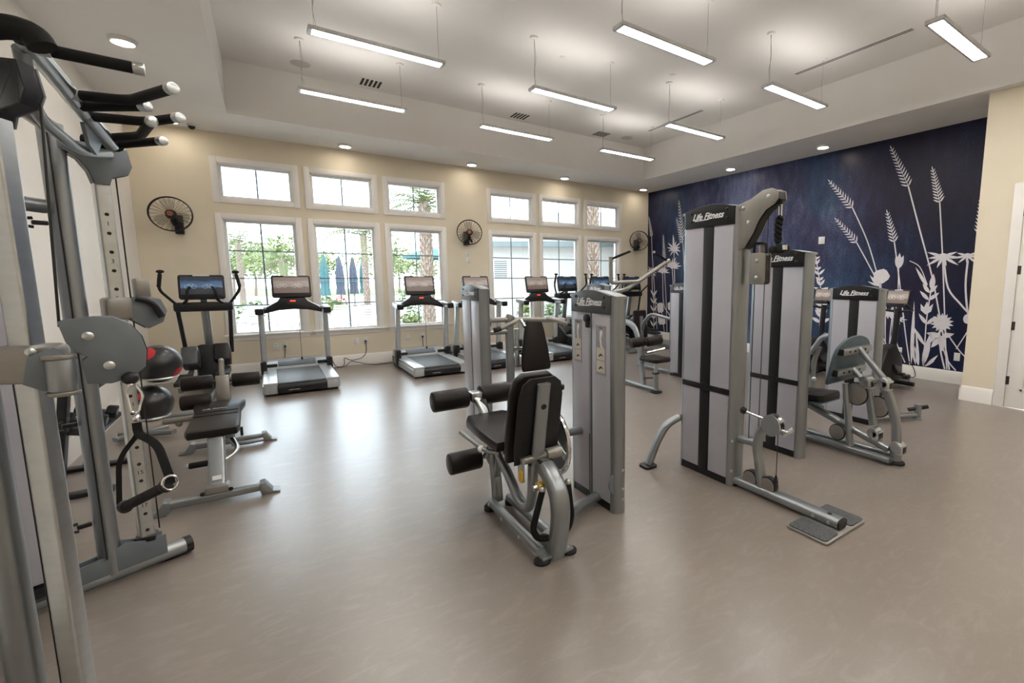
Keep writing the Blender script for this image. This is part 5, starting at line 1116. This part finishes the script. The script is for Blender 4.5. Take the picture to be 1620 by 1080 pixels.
# ================================================================ WALL THINGS
def wall_fan():
    r = thing('wall_fan', '', 'fan', group='black wall fans')
    yb = -.24; R0 = .235
    m = MB(); m.tube([(R0*math.cos(a*PI/24), yb+.03, R0*math.sin(a*PI/24)) for a in range(48)], .008, 8, closed=True); m.tube([(R0*math.cos(a*PI/24), yb-.03, R0*math.sin(a*PI/24)) for a in range(48)], .007, 8, closed=True); m.build('cage_rim', 'black', r)
    for k in range(24):
        a = 2*PI*k/24; c_, s_ = math.cos(a), math.sin(a); m = MB()
        m.tube([(.05*c_, yb-.075, .05*s_), (.16*c_, yb-.068, .16*s_), (R0*c_, yb-.03, R0*s_)], .0016, 4, fil=.05); m.tube([(.05*c_, yb+.09, .05*s_), (.17*c_, yb+.075, .17*s_), (R0*c_, yb+.03, R0*s_)], .0016, 4, fil=.05); m.build('cage_wire', 'black', r)
    m = MB(); m.cyl((0, yb-.085, 0), (0, yb-.07, 0), .052, seg=24, bev=.004); m.build('front_badge', 'black', r)
    MB().cyl((0, yb-.088, 0), (0, yb-.084, 0), .036, seg=20).build('orange_disc', mat('dull_orange', (.32, .10, .05), .5), r)
    m = MB(); m.cyl((0, yb+.02, 0), (0, yb+.14, 0), .065, .05, seg=20, bev=.012); m.build('motor', 'black', r)
    bl = mat('smoky_clear_blade', (.30, .25, .18), .4); nt_ = bl.node_tree; mxs = nt_.nodes.new('ShaderNodeMixShader'); tr_ = nt_.nodes.new('ShaderNodeBsdfTransparent'); mxs.inputs[0].default_value = .18
    nt_.links.new(tr_.outputs[0], mxs.inputs[1]); nt_.links.new(nt_.nodes['Principled BSDF'].outputs[0], mxs.inputs[2]); nt_.links.new(mxs.outputs[0], nt_.nodes['Material Output'].inputs['Surface'])
    for k in range(3):
        a = 2*PI*k/3+.4; m = MB(); pts = []
        for t, w0 in ((.04, .03), (.10, .07), (.16, .085), (.205, .06)): pts.append((t, w0))
        up_ = [Vector((t, yb-.02-.02*(w0/.085), w0)) for t, w0 in pts]; dn = [Vector((t, yb+.02, -w0*.8)) for t, w0 in pts]
        rot = Matrix.Rotation(a, 3, 'Y'); vs_ = [rot @ v for v in up_+dn[::-1]]; o_ = [v+Vector((0, .003, 0)) for v in vs_]
        n_ = len(vs_); m.add(vs_+o_, [tuple(range(n_)), tuple(range(2*n_-1, n_-1, -1))]+[(i, (i+1) % n_, (i+1) % n_+n_, i+n_) for i in range(n_)]); m.build('blade', bl, r)
    m = MB(); m.tube([(0, yb+.12, -.02), (0, yb+.10, -.12), (.04, -.05, -.17)], .02, 10, fil=.05); m.build('neck', 'black', r)
    m = MB(); m.box((.06, -.05, -.13), (.10, .10, .27), bev=.012); m.build('wall_bracket', 'black', r)
    m = MB(); m.tube([(.03, -.08, -.07), (.05, -.12, -.1), (.04, -.085, -.2)], .004, 6, fil=.04); m.build('pull_cord', 'black', r)
    return r
fn = wall_fan()
for i, (x, z, rz, lb) in enumerate([(-1.05, 2.46, .0, 'black round wall fan above the elliptical, leftmost of three'), (3.38, 2.45, .35, 'black round wall fan between the two window banks'), (7.78, 2.49, .5, 'black round wall fan in the corner beside the mural')]):
    o = fn if i == 0 else dup(fn, (0, 0, 0)); o.location = (x, D, z); o['label'] = lb; o.rotation_euler = (0, 0, 0)
    if rz:
        # these fans are swivelled towards the left on their brackets
        for ch in o.children:
            if not ch.name.startswith(('wall_bracket',)): ch.rotation_euler = (0, 0, -rz); ch.location = (.0, 0, 0)
            else: ch.location = (-.15, 0, .02)
def outlet(x, z, lb, nrm='y', plug=False, kind='outlet'):
    loc = (x, D, z) if nrm == 'y' else (XM, x, z)
    r = thing('wall_outlet', lb, 'outlet', loc, 0 if nrm == 'y' else -PI/2, group='white wall outlets')
    MB().box((0, -.004, 0), (.075, .008, .118), bev=.003).build('cover_plate', 'whitepl', r)
    for dz in (-.026, .026):
        q = MB().box((0, -.009, dz), (.034, .004, .030), bev=.001).build('socket', 'whitepl', r)
        for dx in (-.007, .007): MB().box((dx, -.0115, dz+.003), (.003, .002, .010)).build('slot', 'black', q)
    return r
outlet(.04, .435, 'blank sided white outlet behind the leftmost treadmill, left of the plugged one'); outlet(.16, .435, 'white outlet with a black plug behind the leftmost treadmill')
outlet(1.224, .425, 'white outlet with a round data cap left of the hanging plug'); outlet(1.368, .428, 'white outlet feeding the black cord that drops to the floor')
outlet(2.10, .435, 'plain white outlet behind the second treadmill from the left'); outlet(2.366, .437, 'white outlet with a black plug behind the second treadmill')
outlet(3.0, .43, 'white outlet behind the half hidden treadmill'); outlet(3.33, 1.91, 'pale wall switch plate below the middle fan'); outlet(3.33, 2.02, 'pale round control plate directly under the middle fan')
outlet(3.213, .395, 'outlet on the mural above the black power brick', 'x'); outlet(2.441, .405, 'outlet on the mural beside the wall corner', 'x')
r = thing('wall_control', 'small square white control plate on the mural', 'control', (XM, 4.62, 2.227), -PI/2)
MB().box((0, -.006, 0), (.115, .012, .13), bev=.004).build('cover_plate', 'whitepl', r); MB().box((0, -.014, .0), (.06, .005, .09), bev=.002).build('rocker', 'whitepl', r)
def cord(name, lb, pts, plug=None, r_=.006):
    o = MB(pts[0]); o.tube(pts, r_, 8, fil=.12)
    if plug: o.box(plug, (.03, .04, .035), bev=.006)
    return tag(o.build(name, 'bcable'), lb, 'cord')
cord('extension_lead', 'black power cord dropping from the wall outlet and coiling on the floor between treadmills', [(1.368, D-.03, .40), (1.37, D-.04, .22), (1.30, D-.06, .12), (1.10, D-.08, .09), (1.0, D-.06, .17), (1.0, D-.12, .01), (.86, D-.16, .008), (.80, D-.10, .18), (.70, D-.14, .16), (.60, D-.22, .03), (.62, D-.25, .008)], (1.368, D-.025, .415))
cord('extension_lead', 'black power cord lying across the floor towards the second treadmill', [(.82, D-.20, .008), (1.02, D-.16, .008), (1.10, D-.06, .09), (1.25, D-.10, .04), (1.42, D-.25, .008), (1.72, D-.24, .008), (1.80, D-.20, .008)])
cord('extension_lead', 'short black plug lead behind the leftmost treadmill', [(.16, D-.03, .42), (.15, D-.05, .30), (.13, D-.10, .15), (.20, D-.14, .02)], (.16, D-.025, .425))
cord('extension_lead', 'short black plug lead behind the second treadmill', [(2.366, D-.03, .42), (2.36, D-.05, .30), (2.34, D-.10, .15), (2.36, D-.14, .02)], (2.366, D-.025, .43))
pb = thing('power_brick', 'black power brick and lead on the floor by the mural baseboard', 'adapter', (7.95, 3.05, 0))
MB((7.95, 3.05, 0)).bx(7.88, 8.02, 2.98, 3.12, 0, .06, .012).build('brick', 'black', pb); MB((7.95, 3.05, 0)).tube([(8.0, 3.05, .03), (8.06, 2.92, .01), (8.10, 2.98, .18), (XM-.02, 3.2, .38)], .006, 8, fil=.1).build('lead', 'bcable', pb)
# ================================================================ OUTSIDE
FX, FY = math.sin(YAW), math.cos(YAW)
def at(d, l, z=0): return Vector((FX*d+math.cos(YAW)*l, FY*d-math.sin(YAW)*l, z))
ZG = -.12
M['patio'] = mat('pale_pool_deck', (0.490, 0.477, 0.459), .8, col2=(0.441, 0.428, 0.404), scale=1.2)
M['lawn'] = mat('lawn', (0.108, 0.130, 0.050), .9, col2=(0.137, 0.151, 0.065), scale=4)
M['stucco'] = mat('white_stucco', (0.45, 0.435, 0.42), .85, col2=(0.42, 0.41, 0.40), scale=20, bump=.2)
M['fascia'] = mat('grey_green_fascia', (0.139, 0.172, 0.175), .6)
M['roof'] = mat('pale_tile_roof', (0.223, 0.202, 0.194), .8, col2=(0.198, 0.176, 0.169), scale=14)
M['shutter'] = mat('pale_shutter', (0.151, 0.167, 0.169), .6)
M['bark'] = mat('palm_bark', (0.151, 0.104, 0.079), .9, col2=(0.223, 0.180, 0.155), scale=14, bump=.5)
M['boot'] = mat('palm_leaf_boot', (0.242, 0.160, 0.121), .9, col2=(0.338, 0.290, 0.256), scale=9, lo=.42, hi=.58)
M['frond'] = mat('palm_frond', (0.086, 0.125, 0.035), .6, col2=(0.140, 0.172, 0.062), scale=3)
M['drybrown'] = mat('dry_frond', (0.135, 0.099, 0.060), .8)
M['leafy'] = mat('bright_foliage', (0.128, 0.173, 0.045), .65, col2=(0.195, 0.225, 0.090), scale=2.5)
M['leafy2'] = mat('dark_foliage', (0.063, 0.108, 0.036), .65, col2=(0.112, 0.162, 0.058), scale=3)
M['teal'] = mat('teal_canvas', (0.036, 0.108, 0.119), .8, col2=(0.054, 0.137, 0.144), scale=6)
M['navy'] = mat('slate_canvas', (0.050, 0.061, 0.090), .8, col2=(0.068, 0.079, 0.108), scale=6)
M['pole'] = mat('umbrella_pole', (0.113, 0.100, 0.085), .5)
M['pink'] = mat('pink_blossom', (0.288, 0.043, 0.079), .6)
M['lounge'] = mat('white_lounger', (0.459, 0.459, 0.459), .6)
g = MB(); g.box((6, 40, ZG-.1), (120, 60.8, .2)); tag(g.build('pool_deck', 'patio', smooth=False), 'pale pool deck paving outside the windows', kind='structure')
g = MB(); q = at(60, -20, ZG); g.box(q+V(0, 0, .005), (110, 30, .03), rot=-YAW); tag(g.build('lawn', 'lawn', smooth=False), 'green lawn beyond the pool deck', 'lawn', kind='structure')
# building facing the gym
def frame_box(mb, d0, d1, l0, l1, z0, z1): return mb.box(at((d0+d1)/2, (l0+l1)/2, (z0+z1)/2), (abs(l1-l0), abs(d1-d0), abs(z1-z0)), rot=-YAW)
BO = at(19, -2, ZG)
bd = thing('building', 'white stucco building with grey green fascia seen through the right window bank', 'building', BO)
def bpart(name, m, *args, **k): mb = MB(BO); frame_box(mb, *args); return mb.build(name, m, bd, smooth=False)
bpart('wall', 'stucco', 19, 27, -5.6, 6, ZG, 2.85)
bpart('fascia', 'fascia', 18.5, 18.62, -6.1, 6.4, 2.78, 2.99)
bpart('soffit', 'stucco', 18.6, 27.3, -6.0, 6.3, 2.79, 2.86)
rf = MB(BO); a_, b_, c_, d_ = at(18.5, -6.2, 2.98), at(18.5, 6.5, 2.98), at(27.5, 6.5, 2.98), at(27.5, -6.2, 2.98); e_, f_ = at(23, -2.2, 4.7), at(23, 3, 4.7)
rf.add([a_, b_, c_, d_, e_, f_], [(0, 1, 5, 4), (1, 2, 5), (2, 3, 4, 5), (3, 0, 4), (3, 2, 1, 0)]); rf.build('roof', 'roof', bd, smooth=False)
wd_ = bpart('window', 'vinylframe', 18.95, 19.05, -4.55, -3.95, 1.50, 2.30); 
for k in range(9): 
    mb = MB(BO); frame_box(mb, 18.93, 18.96, -4.50, -3.98, 1.54+k*.082, 1.60+k*.082); mb.build('shutter_slat', 'shutter', wd_, smooth=False)
wg = bd; WO = BO
mb = MB(WO); frame_box(mb, 16.5, 19, .35, 5, ZG, 2.7); mb.build('wing_wall', 'stucco', wg, smooth=False)
mb = MB(WO); mb.prism([(-.55, 2.62), (-.55, 2.80), (-1.2, 3.18), (-1.2, 3.0)], at(16, .8, 0), V(-math.cos(YAW), math.sin(YAW), 0), (0, 0, 1), -.18); mb.bar(at(16.1, -.45, 3.25), at(16.1, 1.5, 2.55), .25, .16, bev=0); mb.build('wing_eave', 'fascia', wg, smooth=False)
mb = MB(WO); mb.bar(at(17.5, -.5, 3.34), at(17.5, 1.5, 2.63), 3.0, .05, bev=0); mb.build('wing_roof', 'roof', wg, smooth=False)
# palms
def palm(d, l, rad, h, lb, nf=22, fl=2.2, boots=True):
    o = at(d, l, ZG); r = thing('palm_tree', lb, 'palm', o, group='palms outside the windows')
    m = MB(); n = 14
    m.lathe([(rad*1.15, 0)]+[(rad*(1+.06*(i % 2)), h*i/n) for i in range(1, n+1)]+[(rad*.7, h+.15), (0, h+.2)], (0, 0, 0), seg=14); m.build('trunk', 'bark', r)
    if boots:
        m = MB(); k = int(h/.115)
        for i in range(k):
            for j in range(7):
                a = 2*PI*(j+.5*(i % 2))/7+R.uniform(-.1, .1); z = .05+i*.115; c0 = V(math.cos(a), math.sin(a), 0); t = V(-math.sin(a), math.cos(a), 0); p = c0*rad*1.0+V(0, 0, z); w = rad*.42
                m.add([p-t*w*.5, p+t*w*.5, p+c0*rad*.22+t*w*.25+V(0, 0, .13), p+c0*rad*.22-t*w*.25+V(0, 0, .13), p+V(0, 0, .15)], [(0, 1, 2, 3), (3, 2, 4), (0, 3, 4), (1, 4, 2)])
        tag(m.build('leaf_boots', 'boot', r, smooth=False), kind='stuff')
    for i in range(nf):
        a = i*2.4+R.uniform(-.2, .2); e0 = R.uniform(-.15, 1.25); L = fl*R.uniform(.8, 1.1); c0 = V(math.cos(a), math.sin(a), 0); t = V(-math.sin(a), math.cos(a), 0)
        pts = []; p = V(0, 0, h); ang = e0
        for k in range(9):
            pts.append(p.copy()); p = p+(c0*math.cos(ang)+V(0, 0, math.sin(ang)))*(L/8); ang -= .19
        m = MB(); m.tube(pts, .018, 5, taper=lambda q: 1-.8*q)
        for k in range(1, 9):
            for hh in (0, .5):
                if k+hh > 8: continue
                b0 = pts[k] if hh == 0 else (pts[k]+pts[min(8, k+1)])/2; dr = (pts[min(8, k+1)]-pts[k-1]).normalized(); ln = .52*fl/2.2*math.sin(PI*(k+hh+1.2)/11)
                for sg in (-1, 1):
                    tip = b0+t*sg*ln*.85+dr*ln*.55-V(0, 0, ln*.35); m.add([b0-dr*.025, b0+dr*.025, tip], [(0, 1, 2)])
        m.build('frond', 'frond' if i % 6 else 'drybrown', r, smooth=False)
    return r
palm(14, -5.32, .16, 3.75, 'palm tree with rough pinkish trunk seen through the third window', 24, 1.7)
palm(13.4, -.36, .148, 6.2, 'thick rough palm trunk close outside the sixth window', 20, 2.2)
palm(21, -10.75, .12, 3.5, 'palm tree at the right edge of the second window', 22, 2.4)
palm(28, -21.8, .16, 3.6, 'distant palm in the left half of the first window', 22, 3.0, False)
palm(26, -17.9, .15, 2.6, 'low feathery palm at the left edge of the second window', 22, 2.3, False)
# trees and shrubs
def leafblob(mb, c_, rx, rz, n, s):
    for i in range(n):
        while True:
            v = Vector((R.uniform(-1, 1), R.uniform(-1, 1), R.uniform(-1, 1)))
            if .35 < v.length < 1: break
        p = Vector(c_)+Vector((v.x*rx, v.y*rx, v.z*rz)); a = Vector((R.uniform(-1, 1), R.uniform(-1, 1), R.uniform(-.6, .6))).normalized(); b = a.cross(Vector((R.uniform(-1, 1), R.uniform(-1, 1), 1))).normalized()
        k = s*R.uniform(.6, 1.3); mb.add([p-a*k, p+b*k*.45, p+a*k, p-b*k*.45], [(0, 1, 2, 3)])
def tree(d, l, h, rx, lb, m_='leafy', n=900, s=.16, group='trees beyond the pool deck', trunk=True, name='tree'):
    o = at(d, l, ZG); r = thing(name, lb, 'tree' if name == 'tree' else 'shrub', o, group=group)
    if trunk:
        m = MB(); m.tube([(0, 0, 0), (.1, .05, h*.35), (0, 0, h*.6)], .12, 8, taper=lambda q: 1-.5*q); m.build('trunk', 'bark', r)
    m = MB(); z0 = h*.30 if trunk else 0
    for k in range(5 if trunk else 3):
        leafblob(m, (R.uniform(-.4, .4)*rx, R.uniform(-.4, .4)*rx, z0+(h-z0)*R.uniform(.35, .72)), rx*.75, (h-z0)*.38, n//5, s)
    f = m.build('foliage', m_, r, smooth=False); tag(f, kind='stuff'); return r
tree(36, -24.6, 5.4, 2.6, 'airy light green tree filling the right half of the first window', n=1300, s=.2)
tree(37, -29.5, 5.0, 2.8, 'yellow green tree in the left half of the first window', n=1200, s=.2)
tree(46, -28.0, 4.6, 2.2, 'round light tree between the first and second windows', n=900, s=.2)
tree(40, -18.6, 4.8, 2.4, 'tree behind the closed umbrellas in the second window', n=900, s=.2)
tree(52, -23.0, 4.2, 2.4, 'smaller tree left of the closed umbrellas', n=800, s=.2)
tree(38, -14.6, 3.6, 1.8, 'small tree in the left half of the third window', n=700, s=.18)
tree(44, -33, 4.4, 3.0, 'tree far left beyond the first window', n=900, s=.22)
for d, l, h, rx, lb, mm in [(17, -12.9, 1.0, .75, 'spreading low shrub in the first window by the loungers', 'leafy2'), (21, -12.6, .95, .7, 'low green shrub below the closed umbrellas', 'leafy2'), (20, -11.6, .75, .6, 'smaller shrub right of the umbrella shrubs', 'leafy'),
                             (19, -7.9, 1.9, .7, 'upright shrub left of the palm in the third window', 'leafy2'), (16, -6.6, .6, .5, 'low shrub behind the second treadmill handrail', 'leafy'), (17.2, -2.9, .85, .5, 'green shrub against the white building in the fourth window', 'leafy'), (17.0, -1.9, .85, .5, 'green shrub against the white building in the fifth window', 'leafy2'), (16.6, -.9, .7, .45, 'green shrub beside the thick palm trunk', 'leafy')]:
    tree(d, l, h, rx, lb, mm, 420, .10, 'shrubs outside', False, 'shrub')
fl_ = tree(22.5, -12.65, .95, .32, 'pink flowering shrub among the closed umbrellas', 'pink', 160, .08, 'shrubs outside', False, 'shrub')
# closed umbrellas
for i, (px_, d, mm) in enumerate([(517, 25, 'teal'), (541, 27, 'navy'), (562, 28, 'navy'), (578, 29, 'teal')]):
    l = (px_-958)/735*d; o = at(d, l, ZG); r = thing('closed_umbrella', ['teal closed pool umbrella, first from the left', 'slate closed pool umbrella, second from the left', 'slate closed pool umbrella, third from the left', 'teal closed pool umbrella nearest the palm'][i], 'umbrella', o, group='closed pool umbrellas')
    MB().tube([(0, 0, 0), (0, 0, 2.95)], .03, 8).build('pole', 'pole', r); MB().lathe([(0, 0), (.28, 0), (.28, .06), (.05, .1), (0, .1)], (0, 0, 0), seg=16).build('base', 'pole', r)
    m = MB(); pr_ = [(.02, 2.95), (.10, 2.75), (.20, 2.2), (.24, 1.6), (.22, 1.1), (.26, .75), (.05, .78)]
    nseg = 16; vs_ = []; fs_ = []
    for k, (rr, z) in enumerate(pr_):
        for q in range(nseg): a = 2*PI*q/nseg; kk = rr*(1 if q % 2 else .72); vs_.append((kk*math.cos(a), kk*math.sin(a), z))
    for k in range(len(pr_)-1):
        for q in range(nseg): q2 = (q+1) % nseg; fs_.append((k*nseg+q, k*nseg+q2, (k+1)*nseg+q2, (k+1)*nseg+q))
    m.add(vs_, fs_); m.build('folded_canopy', mm, r); MB().lathe([(.255, 0), (.265, .03), (.255, .06)], (0, 0, 1.45), seg=16).build('tie_band', 'navy' if mm == 'teal' else 'teal', r)
o = at(26, -9.6, ZG); r = thing('open_umbrella', 'teal open umbrella behind the palm in the third window', 'umbrella', o)
MB().tube([(0, 0, 0), (0, 0, 3.3)], .03, 8).build('pole', 'pole', r); MB().lathe([(0, 3.35), (.6, 3.18), (1.5, 2.85), (1.5, 2.72), (1.46, 2.72), (1.46, 2.82), (.6, 3.12), (0, 3.28)], (0, 0, 0), seg=8).build('canopy', 'teal', r, sharp=10)
# loungers on the deck
def lounger():
    r = thing('pool_lounger', '', 'lounger', group='white pool loungers')
    for s in (-1, 1): MB().bar((s*.30, -.95, .30), (s*.30, .55, .30), .05, .05).build('side_rail', 'lounge', r)
    for x in (-.3, .3):
        for y in (-.85, .45): MB().tube([(x, y, 0), (x, y, .30)], .025, 8).build('leg', 'lounge', r)
    for k in range(9): MB().box((0, -.9+k*.11, .33), (.58, .085, .02)).build('slat', 'lounge', r)
    for k in range(6): MB().box((0, .12+k*.085, .37+k*.075), (.58, .07, .02), rot=Matrix.Rotation(.72, 4, 'X')).build('back_slat', 'lounge', r)
    return r
lg = lounger()
wl_ = ['in the first window, nearest the left', 'in the first window, second from the left', 'in the first window, third from the left', 'in the second window, first from the left', 'in the second window, second from the left', 'in the second window, third from the left']
for i, (d, l) in enumerate([(15.2, -11.7), (15.0, -10.75), (14.8, -9.85), (15.2, -8.7), (15.0, -7.8), (14.9, -6.95)]):
    o = lg if i == 0 else dup(lg, (0, 0, 0)); o.location = at(d, l, ZG); o.rotation_euler = (0, 0, -YAW+.3); o['label'] = 'white pool lounger seen '+wl_[i]
